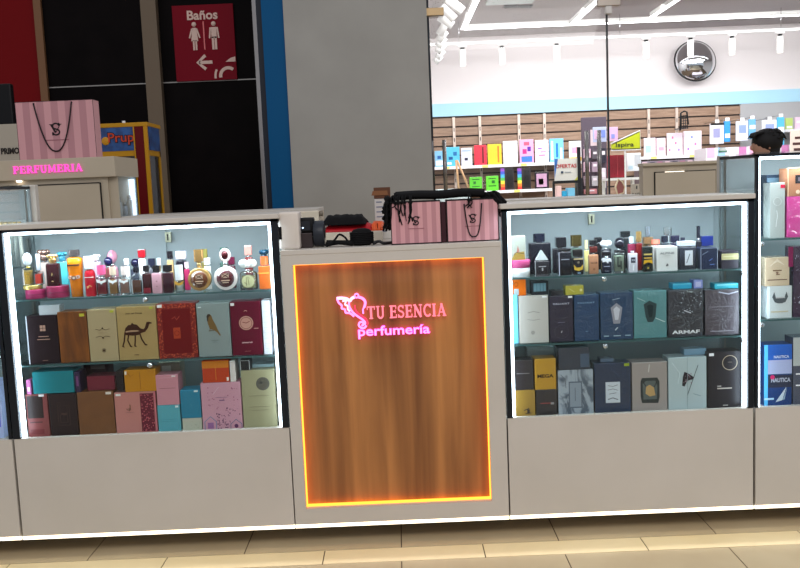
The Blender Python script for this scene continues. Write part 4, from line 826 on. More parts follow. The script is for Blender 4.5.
q8 = carton(668.4, 706.8, 357, FL, (178, 196, 200), 'white marbled box with a black gem and slanted line', [('p', [(.36, .46), (.38, .62), (.42, .72), (.5, .7), (.66, .62), (.64, .57), (.5, .55), (.42, .44)], (44, 36, 44)), ('s', 31, 20, .4, .5, .6, .68, (150, 130, 140)), ('l', [(.5, .28), (.78, .84)], .014, (70, 80, 84)), ('l', [(.5, .0), (.5, 1)], .008, (140, 158, 164)), ('l', [(.1, .9), (.3, .7), (.25, .5)], .02, (200, 214, 216)), ('l', [(.65, .3), (.85, .25)], .02, (140, 158, 164)), ('r', .02, .0, .98, .01, (120, 130, 140))], gr=G4, wrap=.3)
q9 = carton(707.8, 741.4, 351.5, FL, (36, 34, 40), 'black box with a thin round ring emblem', [('o', .66, .8, .22, .02, (176, 160, 138)), ('l', [(.6, .81), (.72, .81)], .02, (110, 100, 96)), ('r', .28, .34, .72, .36, (200, 190, 180)), ('r', .28, .38, .4, .4, (170, 165, 160)), ('r', .45, .04, .6, .055, (170, 165, 160)), ('r', .04, .93, .18, .98, W_)], gr=G4)
carton(684, 706.5, 348.6, q8, (118, 156, 180), 'pale blue glassy pack on the white marbled box', wrap=.4, gr=G4, Y=.08, dep=.05)

# tall case boxes
G5 = 'boxes in the tall right case'
carton(763.8, 791.8, 344.5, FL, (26, 62, 122), 'blue and white box with a sailing boat', [('r', .0, .52, 1, .75, (176, 184, 222)), ('r', 0, .75, 1, 1, (36, 96, 190)), ('r', 0, .3, 1, .5, (44, 52, 76)), ('t', 'NAUTICA', .6, .42, .7, .07, (190, 196, 215)), ('t', 'NAUTICA', .62, .8, .55, .045, (210, 220, 240)),
   ('d', .3, .47, .08, (216, 40, 110)), ('p', [(.42, .06), (.66, .09), (.8, .3)], (206, 220, 232)), ('p', [(.68, .09), (.74, .1), (.82, .28)], (150, 180, 205)), ('r', 0, 0, .13, 1, (90, 190, 245)), ('r', 0, .1, .35, .13, (190, 225, 245))], gr=G5)
carton(792.6, 822, 337, FL, (70, 76, 96), 'grey box cut off at the right edge beside the blue boat box', [('r', 0, .58, 1, 1, (186, 190, 188)), ('r', .1, .28, .3, .3, W_), ('r', .1, .45, .5, .47, W_)], gr=G5, wrap=.6)
v1 = carton(767, 792, 286, ts2+.0005, (206, 212, 212), 'pale grey box with a dark winged horn emblem', [('p', [(.28, .82), (.34, .66), (.7, .66), (.78, .82), (.84, .66), (.74, .5), (.6, .46), (.44, .46), (.3, .5), (.2, .66)], (84, 90, 94)), ('r', .34, .62, .72, .66, (190, 190, 190)), ('r', .15, .18, .85, .22, (200, 190, 160)), ('r', 0, 0, .1, 1, (238, 245, 248))], gr=G5)
carton(764.8, 789.6, 257.3, v1, (212, 190, 160), 'beige gold box on the horn emblem box', [('r', .32, .52, .68, .56, (120, 90, 70)), ('r', .45, .38, .6, .42, (140, 110, 90)), ('d', .5, .46, .05, (140, 110, 90)), ('r', .1, .2, .9, .23, (110, 80, 70)), ('p', [(.2, .7), (.5, .95), (.8, .72), (.5, .85)], (228, 212, 190))], gr=G5, wrap=.5)
carton(793, 822, 246, ts2+.0005, (52, 30, 56), 'tall dark purple wrapped box at the right frame edge', [('s', 41, 40, .05, .1, .5, .95, (170, 165, 190)), ('r', -.18, .72, -.02, 1, (130, 20, 76)), ('l', [(.2, .2), (.4, .3), (.3, .4)], .05, (190, 185, 200))], gr=G5, wrap=1)
carton(769.6, 785, 182.6, ts1+.0005, (176, 182, 178), 'narrow silver grey box with a round emboss', [('o', .5, .66, .26, .03, (206, 210, 206)), ('r', .7, .9, 1, .96, (206, 30, 66)), ('l', [(.4, .2), (.5, .4), (.45, .5)], .05, (215, 220, 218))], gr=G5, wrap=.6, dep=.06)
carton(766, 785, 174.6, ts1+.0005, (44, 62, 84), 'dark blue box standing behind the silver grey box', [('r', .05, .88, .95, .95, (110, 140, 160))], gr=G5, Y=.16)
v2 = carton(786.6, 822, 196, ts1+.0005, (214, 62, 150), 'hot pink wrapped box under the rose gold box', [('s', 51, 36, .05, .1, .9, .95, (235, 130, 190))], gr=G5, wrap=1)
carton(787.4, 822, 167.6, v2, (176, 122, 92), 'rose gold box stacked on the hot pink box', [('r', .22, .45, .6, .75, (36, 34, 40)), ('r', .3, .53, .5, .67, (110, 100, 110)), ('d', .3, .15, .06, (226, 196, 170)), ('l', [(.01, .0), (.01, 1), (1, 1)], .03, (214, 180, 150))], gr=G5, rough=.25)
G6 = 'goods in the tall left case'
carton(-16, 4.5, 381, FL, (188, 200, 240), 'pale blue box in the bottom corner of the tall left case', [('r', .6, .2, .9, .6, (110, 110, 230))], gr=G6)
carton(-16, 3.6, 300, z2*0+ts2+.0005, (40, 70, 120), 'dark blue box in the tall left case', [('r', .8, .1, .95, .9, (30, 50, 90))], Y=.09, gr=G6)
carton(-20, 4, 244, ts1+.0005, (36, 84, 120), 'petrol blue box on the top shelf of the tall left case', [], Y=.05, gr=G6)

# ---------------------------------------------------------------- perfume bottles
CLB = glass((235, 240, 240), 1.6, 'bottle_glass', .03)
def bottle(px0, px1, ybody, ycap, z, Y, liq, cap, lb, gr, shape='rect', capw=.6, capshape='cyl', dep=None, clear=False, ops=(), neck=.1, collar=None, capm=None, metalcap=0, lobe=None, ybase=None, sub=0):
    x0, x1 = XZ(px0, Y, z), XZ(px1, Y, z); w_ = x1-x0-.001; xm = (px0+px1)/2
    zb = P(xm, ybody, Y).z-z; zc = P(xm, ycap, Y).z-z
    zb = max(zb, .015); zc = max(zc, zb+.008); d = dep or min(w_*.7, .04); r = w_/2
    t = empty('perfume_bottle', ((x0+x1)/2, Y+d/2, z), lb, 'perfume bottle', gr)
    lm = mat(liq, .15, 0, .35)
    nk = max(.003, (zc-zb)*neck)
    if shape == 'rect':
        if clear:
            B().box(-r, r, -d/2, d/2, 0, zb, CLB, .004, 3).build('body', t)
            B().box(-r*.78, r*.78, -d*.32, d*.32, .006, zb*.86, lm, .002).build('liquid', t)
        else: B().box(-r, r, -d/2, d/2, 0, zb, lm, .004, 3).build('body', t)
    elif shape == 'round':
        pf = [(r*.9, 0), (r, .004), (r, zb*.82), (r*.85, zb*.93), (r*.4, zb)]
        if clear:
            B().lathe(pf, CLB, sy=min(1, d/w_)).build('body', t); B().lathe([(r*.75, .006), (r*.8, zb*.75)], lm, sy=min(1, d/w_)).build('liquid', t)
        else: B().lathe(pf, lm, sy=min(1, d/w_)).build('body', t)
    elif shape == 'taper':
        pf = [(r*.72, 0), (r*.8, zb*.3), (r, zb*.75), (r*.98, zb*.95), (r*.5, zb)]
        B().lathe(pf, lm, sy=min(1, d/w_)).build('body', t)
    elif shape == 'shoulder':
        B().box(-r, r, -d/2, d/2, 0, zb*.72, CLB if clear else lm, .004, 3).poly([(-r, zb*.72), (r, zb*.72), (r*.3, zb), (-r*.3, zb)], -d/2+.001, d/2-.001, CLB if clear else lm).build('body', t)
        if clear: B().box(-r*.78, r*.78, -d*.32, d*.32, .006, zb*.66, lm, .002).build('liquid', t)
    elif shape == 'disc':
        c_ = zb/2; R = min(r, zb/2)
        B().cyl((0, 0, c_), R, d, mat(cap, .15, .7 if metalcap else 0, .5), 'y', 36, bev=.003).build('body', t)
        b = B(); b.cyl((0, -d/2-.001, c_), R*.74, .004, lm, 'y', 32); b.build('medallion', t)
        b = B(); b.box(-R*.3, R*.3, -d/2-.0045, -d/2-.003, c_+R*.05, c_+R*.42, mat((230, 205, 180), .3, .4))
        b.ribbon([(-R*.28, c_+R*.08), (R*.28, c_+R*.4)], R*.07, -d/2-.0052, -d/2-.003, lm); b.ribbon([(-R*.28, c_+R*.4), (R*.28, c_+R*.08)], R*.07, -d/2-.0052, -d/2-.003, lm)
        b.box(-R*.36, R*.36, -d/2-.0045, -d/2-.003, c_-R*.22, c_-R*.12, mat((230, 205, 180), .3, .4)); b.box(-R*.26, R*.26, -d/2-.0045, -d/2-.003, c_-R*.38, c_-R*.32, mat((230, 205, 180), .3, .4)); b.build('emblem', t)
    cm = capm or mat(cap, .18, .8 if metalcap else 0, .5)
    cw = r*capw; cd_ = min(cw, d*.45)
    B().cyl((0, 0, zb+nk/2-.001), min(cw*.6, d*.3), nk+.002, mat(collar, .2, .8) if collar else CHR, seg=16).build('collar', t)
    z0 = zb+nk
    if capshape == 'cyl': B().cyl((0, 0, (z0+zc)/2), 1, zc-z0, cm, seg=20).build('cap', t).scale = (cw, cd_, 1)
    elif capshape == 'box': B().box(-cw, cw, -cd_, cd_, z0, zc, cm, .002).build('cap', t)
    elif capshape == 'ball': B().ball((0, 0, (z0+zc)/2), (zc-z0)/2, cm, min(1.6, cw/((zc-z0)/2)), 1, 1).build('cap', t)
    elif capshape == 'bow':
        b = B(); hh = (zc-z0); b.ball((-cw*.5, -d*.1, z0+hh*.6), hh*.42, cm, 1.2, .6, 1); b.ball((cw*.5, -d*.1, z0+hh*.6), hh*.42, cm, 1.2, .6, 1); b.ball((0, -d*.15, z0+hh*.45), hh*.3, cm); b.build('cap', t)
    elif capshape == 'crown':
        b = B(); b.cyl((0, 0, z0+(zc-z0)*.3), cd_, (zc-z0)*.6, cm, seg=16)
        for q in range(6):
            a_ = 2*PI*q/6; b.ball((cd_*math.cos(a_), cd_*math.sin(a_), z0+(zc-z0)*.75), (zc-z0)*.24, cm, seg=8)
        b.build('cap', t)
    elif capshape == 'ring':
        b = B(); R = (zc-z0)/2; b.tube([(cw*.9*math.cos(2*PI*q/24), 0, (z0+zc)/2+R*.85*math.sin(2*PI*q/24)) for q in range(24)], R*.26, cm, close=True); b.cyl((0, 0, (z0+zc)/2), R*.62, .01, mat(liq, .2, .3), 'y', 20); b.build('cap', t)
    elif capshape == 'pyramid': b = B(); b.poly([(-cw, z0), (cw, z0), (0, zc)], -cd_, cd_, cm); b.build('cap', t)
    if ops and shape != 'disc':
        b = B(); art(b, w_, zb, ops, y=-d/2-.0006 if shape == 'rect' or shape == 'shoulder' else -min(d, w_)/2-.0006)
        b.build('label', t)
    return t
ZS = SH1-.004+.0003
GA = 'perfume bottles on the top shelf of the left case'
MG = mat((150, 32, 84), .4)
# round stands at the left
def puck(px0, px1, ytop, z, Y, c, lb, d=.07, name='round_box', lid=None):
    x0, x1 = XZ(px0, Y, z), XZ(px1, Y, z); h = P((px0+px1)/2, ytop, Y).z-z; r = (x1-x0)/2
    t = empty(name, ((x0+x1)/2, Y+d/2, z), lb, 'round box', 'round gift boxes on the top shelves')
    if lid:
        B().lathe([(r*.97, 0), (r*.97, h*.56)], mat(c, .4), sy=d/2/r).build('box_body', t); B().lathe([(r, h*.54), (r, h*.97), (r*.97, h)], mat(lid, .4), sy=d/2/r).build('lid', t)
    else:
        B().lathe([(r*.98, 0), (r, .003), (r, h*.9), (r*.96, h)], mat(c, .4), sy=d/2/r).build('box_body', t); B().lathe([(r*1.01, h*.42), (r*1.01, h*.5)], mat((110, 16, 58), .4), sy=d/2/r).build('lid_seam', t)
    return z+h
pz = puck(22.4, 42.5, 290, ZS, .045, (150, 32, 84), 'flat magenta round box under the two clear gold bottles', .075)
pz2 = puck(43.6, 66, 286.5, ZS, .045, (142, 30, 74), 'magenta round box under the tall dark maroon bottle', .075)
o = tag(B().lathe([(.034, 0), (.035, .003), (.035, .014), (.034, .016)], mat((214, 190, 110), .25, .7)).build('gold_tray', loc=(XZ(33, .08, pz), .0825, pz)), 'thin gold tray on the flat magenta round box', 'tray')
tz_ = pz+.0163
bottle(22.6, 33.4, 268, 253, tz_, .055, (206, 170, 90), (220, 232, 240), 'clear bottle with gold label and round glass stopper at the far left', GA, 'rect', .75, 'ball', clear=True, ops=[('r', .25, .05, .75, .75, (200, 160, 70), .25, .8)], collar=(220, 200, 120))
bottle(34.4, 43.2, 272, 254, tz_, .065, (190, 60, 40), (205, 215, 230), 'clear bottle with a red label beside the tall maroon bottle', GA, 'rect', .5, 'cyl', clear=True, ops=[('r', .15, .1, .85, .8, (176, 50, 36))])
bottle(46.8, 59.4, 263.5, 254.3, pz2, .055, (52, 10, 18), (224, 190, 120), 'tall dark maroon bottle with a gold cap', GA, 'rect', .85, 'crown', ops=[('l', [(.45, .45), (.5, .6), (.55, .5)], .04, (200, 160, 110)), ('r', .42, .2, .58, .24, (200, 160, 110))], metalcap=1, collar=(230, 200, 140))
bottle(38.5, 52, 262, 249.5, ZS, .17, (190, 170, 165), (176, 140, 128), 'pale bronze topped bottle behind the tall maroon bottle', GA, 'round', .9, 'crown', metalcap=1)
bottle(58.5, 69, 262, 252, ZS, .15, (88, 200, 214), (60, 140, 165), 'aqua bottle with a teal cap behind the orange bottle', GA, 'rect', .8, 'crown')
bottle(67.5, 83, 257, 250, ZS, .05, (232, 130, 8), (120, 110, 110), 'tall amber orange bottle with a jewelled chain band', GA, 'taper', .7, 'cyl', dep=.05, metalcap=1, neck=.05, ops=[('r', .12, .78, .88, .82, (60, 40, 30)), ('o', .25, .5, .09, .04, (225, 205, 190)), ('o', .5, .48, .13, .05, (120, 70, 40)), ('o', .75, .5, .09, .04, (225, 205, 190)), ('d', .5, .48, .08, (230, 210, 190))])
bottle(84.8, 95.8, 269.5, 256, ZS, .05, (190, 16, 40), (238, 242, 244), 'red bottle with a tall white cap right of the amber bottle', GA, 'round', .95, 'cyl', neck=.04, ops=[('r', .1, .7, .9, .72, W_), ('d', .35, .35, .1, (225, 180, 120)), ('l', [(.3, .3), (.5, .42), (.7, .36)], .05, (225, 180, 120))])
bws = [('p', [(.05, .88), (.5, .78), (.95, .88), (.9, .72), (.6, .68), (.5, .6), (.4, .68), (.1, .72)], (246, 246, 248))]
bottle(96.8, 107.6, 277, 265.5, ZS, .05, (166, 12, 34), (240, 96, 150), 'dark red small bottle with pink cap and white bow', GA, 'rect', .8, 'cyl', clear=True, ops=bws, neck=.2)
bottle(108.6, 118.4, 277, 267, ZS, .05, (206, 150, 84), (222, 204, 180), 'amber small bottle with cream cap and white bow', GA, 'rect', .7, 'cyl', clear=True, ops=bws, neck=.2)
bottle(119.6, 129.8, 277, 266.5, ZS, .05, (206, 158, 140), (226, 212, 208), 'rosy beige small bottle with white bow', GA, 'rect', .6, 'cyl', clear=True, ops=bws, neck=.2)
bottle(131.2, 142, 273.5, 267, ZS, .05, (128, 66, 26), (20, 20, 34), 'clear square bottle with amber liquid and black cap', GA, 'shoulder', .5, 'box', clear=True, dep=.035)
bottle(143, 152, 273.5, 265.5, ZS, .05, (54, 10, 14), (26, 20, 22), 'dark red bottle fading to black with black cap', GA, 'rect', .7, 'box', ops=[('r', .1, .06, .9, .3, (120, 24, 40))], neck=.25)
bottle(152.4, 162.6, 273, 265.4, ZS, .05, (206, 158, 172), (22, 20, 24), 'pale pink flat bottle with a black cap', GA, 'rect', .72, 'box', ops=[('d', .5, .6, .08, (150, 110, 120)), ('d', .5, .35, .06, (150, 110, 120))])
bottle(163.2, 173.4, 272.6, 265, ZS, .05, (50, 12, 26), (18, 16, 20), 'dark plum flat bottle with a black cap', GA, 'rect', .8, 'box')
bottle(175, 184, 281, 265, ZS, .05, (214, 216, 214), (232, 238, 242), 'tall white capped bottle with golden wings', GA, 'round', .95, 'cyl', clear=True, neck=.03, ops=[('p', [(.0, 1.0), (.5, .8), (1, 1), (.9, .72), (.5, .6), (.1, .72)], (206, 160, 60))])
bottle(188.5, 211.6, 267, 249.5, ZS, .05, (92, 46, 14), (214, 168, 100), 'round gold medallion bottle', GA, 'disc', .42, 'cyl', metalcap=1, dep=.03, collar=(235, 210, 150), neck=.3)
bottle(214.4, 238.2, 266, 249, ZS, .05, (74, 14, 22), (236, 228, 226), 'round maroon medallion bottle with a white rim', GA, 'disc', .4, 'ring', dep=.03, neck=.25)
bottle(239.6, 257.4, 271, 259.5, ZS, .05, (196, 190, 140), (236, 246, 250), 'clear round bottle with a white bow shaped cap', GA, 'round', .9, 'bow', clear=True, dep=.035, ops=[('d', .5, .45, .36, (206, 208, 160)), ('l', [(.4, .2), (.42, .7)], .03, (110, 110, 70)), ('l', [(.55, .25), (.5, .7), (.62, .6)], .03, (110, 110, 70)), ('l', [(.3, .4), (.45, .3)], .03, (110, 110, 70))])
bottle(259.4, 271.4, 266, 256.5, ZS, .05, (232, 112, 44), (240, 120, 60), 'orange bottle at the right end of the shelf', GA, 'rect', .7, 'cyl', neck=.02, ops=[('r', -.1, .68, 1.05, .71, (250, 200, 90))])
bottle(261, 269.6, 270, 249.5, ZS, .14, (20, 60, 84), (14, 70, 100), 'dark teal topped bottle behind the orange bottle', GA, 'rect', .95, 'crown', neck=.5)
# back rows left
for a in ((94, 102.4, 262, 254.5, (196, 170, 196), (226, 226, 236), 'lilac bottle with white studded cap in the back row', 'rect', .95, 'crown', .13),
          (105.4, 114, 268, 257, (120, 60, 60), (20, 20, 66), 'bottle with a navy ball cap in the back row', 'rect', 1, 'ball', .12),
          (108.6, 119, 266, 250, (206, 140, 160), (212, 146, 168), 'tall rounded pink bottle in the back row', 'round', .95, 'ball', .2),
          (125.8, 131, 266, 258.5, (226, 230, 234), (236, 238, 240), 'slim white bottle in the back row', 'rect', .9, 'box', .12),
          (132, 141, 269, 258.6, (70, 76, 96), (18, 18, 58), 'bottle with a wide navy cap in the back row', 'rect', 1, 'ball', .14),
          (140.2, 147.8, 259, 249.4, (222, 222, 226), (156, 16, 32), 'white bottle with a cherry red cube cap', 'rect', 1, 'box', .13),
          (149.6, 157, 269, 258.4, (90, 90, 100), (26, 30, 52), 'bottle with a dark blue grey cap in the back row', 'rect', .95, 'box', .13),
          (157.8, 163, 268, 258, (220, 224, 230), (232, 236, 240), 'slim pale bottle right of the blue grey capped one', 'rect', .8, 'cyl', .13),
          (168.6, 175, 260, 251.2, (190, 160, 110), (24, 20, 26), 'gold necked bottle with a black cap in the back row', 'rect', .95, 'cyl', .13),
          (177.6, 187.4, 260.5, 251.2, (22, 20, 32), (216, 204, 232), 'black bottle with a lilac cap in the back row', 'rect', 1, 'box', .13),
          (185, 190.6, 269, 262, (170, 40, 90), (226, 200, 210), 'slim magenta bottle behind the gold medallion', 'rect', .8, 'cyl', .12),
          (205.4, 212, 266, 258, (206, 212, 214), (226, 232, 238), 'pale bottle with a square white cap behind the medallions', 'rect', .95, 'box', .12),
          (203, 209.6, 262, 249, (130, 120, 60), (150, 140, 70), 'olive capped bottle behind the gold medallion', 'rect', .9, 'cyl', .2),
          (229.4, 236.4, 266, 257, (74, 10, 36), (96, 14, 50), 'wine red bottle behind the maroon medallion', 'rect', .95, 'box', .13),
          (221, 230, 262, 247.6, (70, 100, 90), (84, 120, 110), 'grey green capped bottle behind the maroon medallion', 'rect', .9, 'cyl', .2),
          (246.2, 254, 257, 245.4, (120, 50, 50), (206, 140, 130), 'bottle with a square rose coloured ring cap', 'rect', .95, 'box', .14)):
    bottle(a[0], a[1], a[2], a[3], ZS, a[10], a[4], a[5], a[6], GA, a[7], a[8], a[9], neck=.15)

ZR = SH1+.0003
GB = 'perfume bottles on the top shelf of the right case'
pz3 = puck(509.6, 531.8, 260.3, ZR, .045, (226, 228, 230), 'white round box with a pink lid', .075, lid=(206, 84, 140))
x0, x1 = XZ(510.5, .06, pz3), XZ(526, .06, pz3); h = P(518, 236, .06).z-pz3; w_ = x1-x0
b = B(); b.box(-w_/2, w_/2, 0, .04, 0, h, mat((164, 168, 158), .3), .002); art(b, w_, h, [('s', 61, 40, .05, .3, .95, .95, (160, 190, 190)), ('p', [(.1, .05), (.3, .3), (.9, .35), (.95, .0), (.1, 0)], (150, 130, 60)), ('p', [(.4, .3), (.5, .6), (.6, .35)], (170, 110, 100)), ('l', [(.2, .2), (.4, .32), (.9, .25)], .04, (70, 60, 30)), ('s', 62, 14, .2, .1, .9, .5, (200, 130, 90))])
tag(b.build('perfume_box', loc=((x0+x1)/2, .062, pz3)), 'small floral printed box on the pink lidded round box', 'box', GB)
NV = (20, 24, 44)
bottle(529.8, 551.6, 243, 233.8, ZR, .13, (14, 14, 24), (14, 18, 36), 'wide black bottle with a ribbed navy cap at the back', GB, 'rect', .55, 'cyl', dep=.04)
bottle(535.4, 550, 261, 250.5, ZR, .05, (34, 32, 38), (220, 228, 232), 'smoky bottle with a pale pyramid top', GB, 'rect', .85, 'pyramid', neck=.02, ops=[('r', .25, .62, .75, .66, (190, 190, 195)), ('r', .45, .36, .55, .56, (170, 170, 175)), ('l', [(.02, .0), (.02, 1)], .03, (170, 175, 180)), ('r', .1, .0, .9, .12, (70, 68, 74))])
bottle(553.6, 570.6, 248.5, 237, ZR, .13, (20, 18, 26), (14, 14, 20), 'black bottle with a chunky black cap in the back row', GB, 'rect', .6, 'box', dep=.04)
bottle(558.6, 572.4, 252, 248.8, ZR, .05, (18, 18, 28), (16, 16, 22), 'glossy black bottle with a pale left edge', GB, 'rect', .9, 'box', ops=[('l', [(.06, 0), (.06, .98)], .07, (176, 180, 200)), ('r', .2, .66, .8, .7, (150, 155, 170)), ('s', 71, 12, .3, .15, .8, .5, (130, 140, 150))])
bottle(573.4, 584, 257.6, 249.6, ZR, .05, (18, 16, 22), (26, 22, 22), 'black bottle with a yellow chain', GB, 'rect', .9, 'box', neck=.05, ops=[('r', .05, .88, .95, .95, (200, 180, 130)), ('p', [(.05, .6), (.3, .42), (.7, .42), (.95, .6), (.9, .3), (.5, .22), (.1, .3)], (214, 176, 60)), ('d', .5, .72, .12, (120, 110, 90)), ('r', .4, .06, .7, .14, (120, 150, 180))])
bottle(571.6, 583.6, 247.5, 235.2, ZR, .13, (86, 104, 96), (96, 84, 40), 'grey green bottle with an olive gold mushroom cap', GB, 'round', .95, 'cyl', metalcap=1, dep=.035)
bottle(589.4, 599, 254.6, 246.8, ZR, .05, (178, 128, 96), (92, 26, 20), 'flat tan bottle with a dark red cap', GB, 'rect', .8, 'box', ops=[('t', 'CLUB', .5, .58, .7, .09, (90, 50, 30)), ('d', .5, .25, .12, (140, 90, 60))], neck=.25)
bottle(590, 597.6, 246, 240, ZR, .14, (30, 24, 26), (16, 16, 20), 'black square capped bottle behind the tan one', GB, 'rect', .95, 'box')
bottle(595, 603, 243, 237.4, ZR, .2, (30, 30, 32), (20, 20, 24), 'rearmost black capped bottle behind the tan one', GB, 'rect', .95, 'box')
bottle(584.6, 589.4, 250, 240, ZR, .14, (190, 180, 120), (196, 190, 150), 'slim pale gold bottle behind the chain bottle', GB, 'rect', .8, 'cyl')
bottle(602, 612.2, 259.4, 250, ZR, .05, (24, 28, 44), (26, 26, 34), 'navy bottle with a white fur tuft', GB, 'rect', .95, 'ball', neck=.3, ops=[('p', [(.0, .98), (.2, 1.1), (.5, 1.0), (.9, 1.05), (1, .8), (.7, .85), (.6, .7), (.4, .86), (.1, .8)], (228, 232, 240)), ('r', .2, .48, .8, .52, (150, 160, 180)), ('r', .3, .15, .7, .19, (110, 120, 140))])
bottle(602, 612, 249, 240.5, ZR, .13, (30, 30, 40), (226, 232, 244), 'bottle with a large white bow in the back row', GB, 'rect', .9, 'bow', neck=.1)
bottle(614, 626, 253, 251, ZR, .05, (166, 180, 160), (40, 40, 44), 'clear greenish bottle with dark inner shapes', GB, 'rect', .3, 'cyl', clear=True, ops=[('l', [(.35, .3), (.35, .8), (.6, .8)], .07, (50, 60, 56)), ('l', [(.62, .2), (.62, .6)], .07, (50, 60, 56)), ('d', .45, .35, .1, (60, 70, 64))])
bottle(615.4, 625.6, 250, 237.6, ZR, .12, (20, 20, 28), (24, 24, 36), 'bottle with a large black ball cap', GB, 'rect', .98, 'ball', neck=.05)
bottle(628.8, 638, 253.2, 251, ZR, .05, (206, 206, 218), (220, 226, 236), 'silver white bottle with a black square label', GB, 'rect', .4, 'cyl', ops=[('r', .25, .5, .75, .78, (24, 26, 50)), ('t', '212', .5, .64, .35, .1, (200, 205, 220)), ('l', [(.5, .1), (.55, .4)], .1, (236, 238, 244))])
bottle(628.4, 636.8, 244, 236.4, ZR, .12, (130, 40, 70), (190, 210, 224), 'magenta bottle with a pale tall cap behind', GB, 'rect', .6, 'cyl')
bottle(621.4, 631, 238, 231.2, ZR, .2, (30, 36, 40), (24, 30, 34), 'bottle with a flat black square cap at the rear', GB, 'rect', 1, 'box', neck=.05)
bottle(643, 653.4, 246.5, 244, ZR, .05, (22, 30, 28), (60, 50, 30), 'dark bottle with stacked yellow gold bands', GB, 'rect', .6, 'cyl', ops=[('r', .1, .66, .9, .72, (206, 180, 100)), ('r', .1, .52, .9, .57, (190, 150, 60)), ('p', [(.05, .3), (.5, .38), (.95, .32), (.9, .48), (.1, .46)], (206, 160, 30)), ('d', .5, .15, .1, (160, 140, 60))])
bottle(636.6, 642.8, 243, 231.4, ZR, .1, (104, 22, 24), (196, 160, 100), 'deep red bottle with a gold cap', GB, 'rect', .95, 'cyl', metalcap=1)
bottle(644, 654, 237, 226.4, ZR, .2, (120, 90, 60), (176, 186, 196), 'bottle with a tall silver cap at the rear', GB, 'rect', .55, 'cyl', metalcap=1)
bottle(652.4, 660.8, 245, 239.6, ZR, .12, (80, 40, 36), (226, 120, 100), 'bottle with a coral pink flat cap', GB, 'rect', 1, 'cyl')
x0, x1 = XZ(656.6, .05, ZR), XZ(677.6, .05, ZR)
carton(656.6, 677.8, 246.6, ZR, (206, 208, 206), 'light grey square box with thin capitals among the bottles', [('t', 'ALPINE', .5, .73, .7, .09, (120, 124, 126)), ('r', .35, .62, .65, .635, (160, 164, 166)), ('l', [(.46, .2), (.52, .3)], .05, (60, 62, 66)), ('l', [(.52, .2), (.56, .26)], .03, (60, 62, 66))], gr=GB)
bottle(664.2, 673.4, 236, 227.4, ZR, .2, (150, 158, 160), (170, 178, 180), 'grey silver capped bottle behind the square box', GB, 'rect', .9, 'cyl', metalcap=1)
bottle(661.6, 669.8, 243, 236.2, ZR, .13, (40, 50, 60), (22, 28, 42), 'black capped bottle with pale rims behind the square box', GB, 'rect', .85, 'cyl')
bottle(671, 680, 243, 235.4, ZR, .14, (40, 40, 60), (28, 28, 50), 'dark indigo square capped bottle behind the square box', GB, 'rect', 1, 'box')
bottle(681, 685.6, 243.6, 237.4, ZR, .14, (60, 60, 80), (40, 44, 60), 'slim dark capped bottle right of the indigo one', GB, 'rect', .95, 'box')
bottle(680, 696.6, 247, 241.4, ZR, .06, (46, 50, 62), (206, 216, 230), 'dark square bottle with a big white patch label', GB, 'rect', .95, 'box', dep=.05, ops=[('r', .3, .2, .78, .85, (200, 206, 214)), ('l', [(.4, .3), (.6, .7)], .06, (110, 116, 126))])
carton(700.4, 718, 248, ZR, (30, 40, 66), 'navy box with white trim in the right corner', [('l', [(.02, 0), (.02, .99), (.98, .99), (.98, 0)], .03, (170, 180, 196)), ('l', [(.5, .4), (.7, .5)], .04, (90, 120, 180)), ('l', [(.1, .7), (.45, .85)], .03, (130, 140, 160)), ('r', .55, .2, .8, .24, (90, 120, 180))], gr=GB)
bottle(701.4, 714, 247, 236, ZR, .13, (40, 70, 150), (16, 34, 104), 'blue bottle with a wide blue cap behind the navy box', GB, 'rect', .95, 'box')
bottle(696.4, 701.8, 241, 226, ZR, .13, (24, 24, 32), (20, 22, 34), 'slim black pump bottle at the right', GB, 'rect', .7, 'cyl', collar=(200, 200, 205), neck=.2)
carton(721.4, 738.8, 250.8, ZR, (52, 48, 58), 'dark box with a pale gold band at the right end', [('r', 0, .5, 1, .85, (186, 178, 130)), ('l', [(.1, .68), (.9, .7)], .03, (220, 216, 180))], gr=GB)
# cups in the tall left case
for k, px in enumerate((1, 5.6, 10.2, 14.8, 19.4)):
    xx = P(px, 226, .22).x; h = P(px, 221.6, .22).z-(ts1+.0003)
    t = empty('slim_bottle', (xx, .22, ts1+.0003), ('leftmost', 'second', 'middle', 'fourth', 'rightmost')[k]+' of the five slim gold capped bottles in the tall left case', 'perfume bottle', 'gold capped bottles in the tall left case')
    B().cyl((0, 0, h*.4), .007, h*.8, mat((230, 226, 215), .3), seg=14).build('body', t); B().cyl((0, 0, h*.9), .0075, h*.2, mat((206, 184, 130), .25, .6), seg=14).build('cap', t)
x_ = XZ(10, .14, FL)
t = bottle(6.5, 13, 383, 371, FL, .16, (60, 66, 120), (206, 140, 84), 'tall violet bottle with an orange cap at the foot of the tall left case', 'perfume bottles low in the tall left case', 'rect', .9, 'cyl')

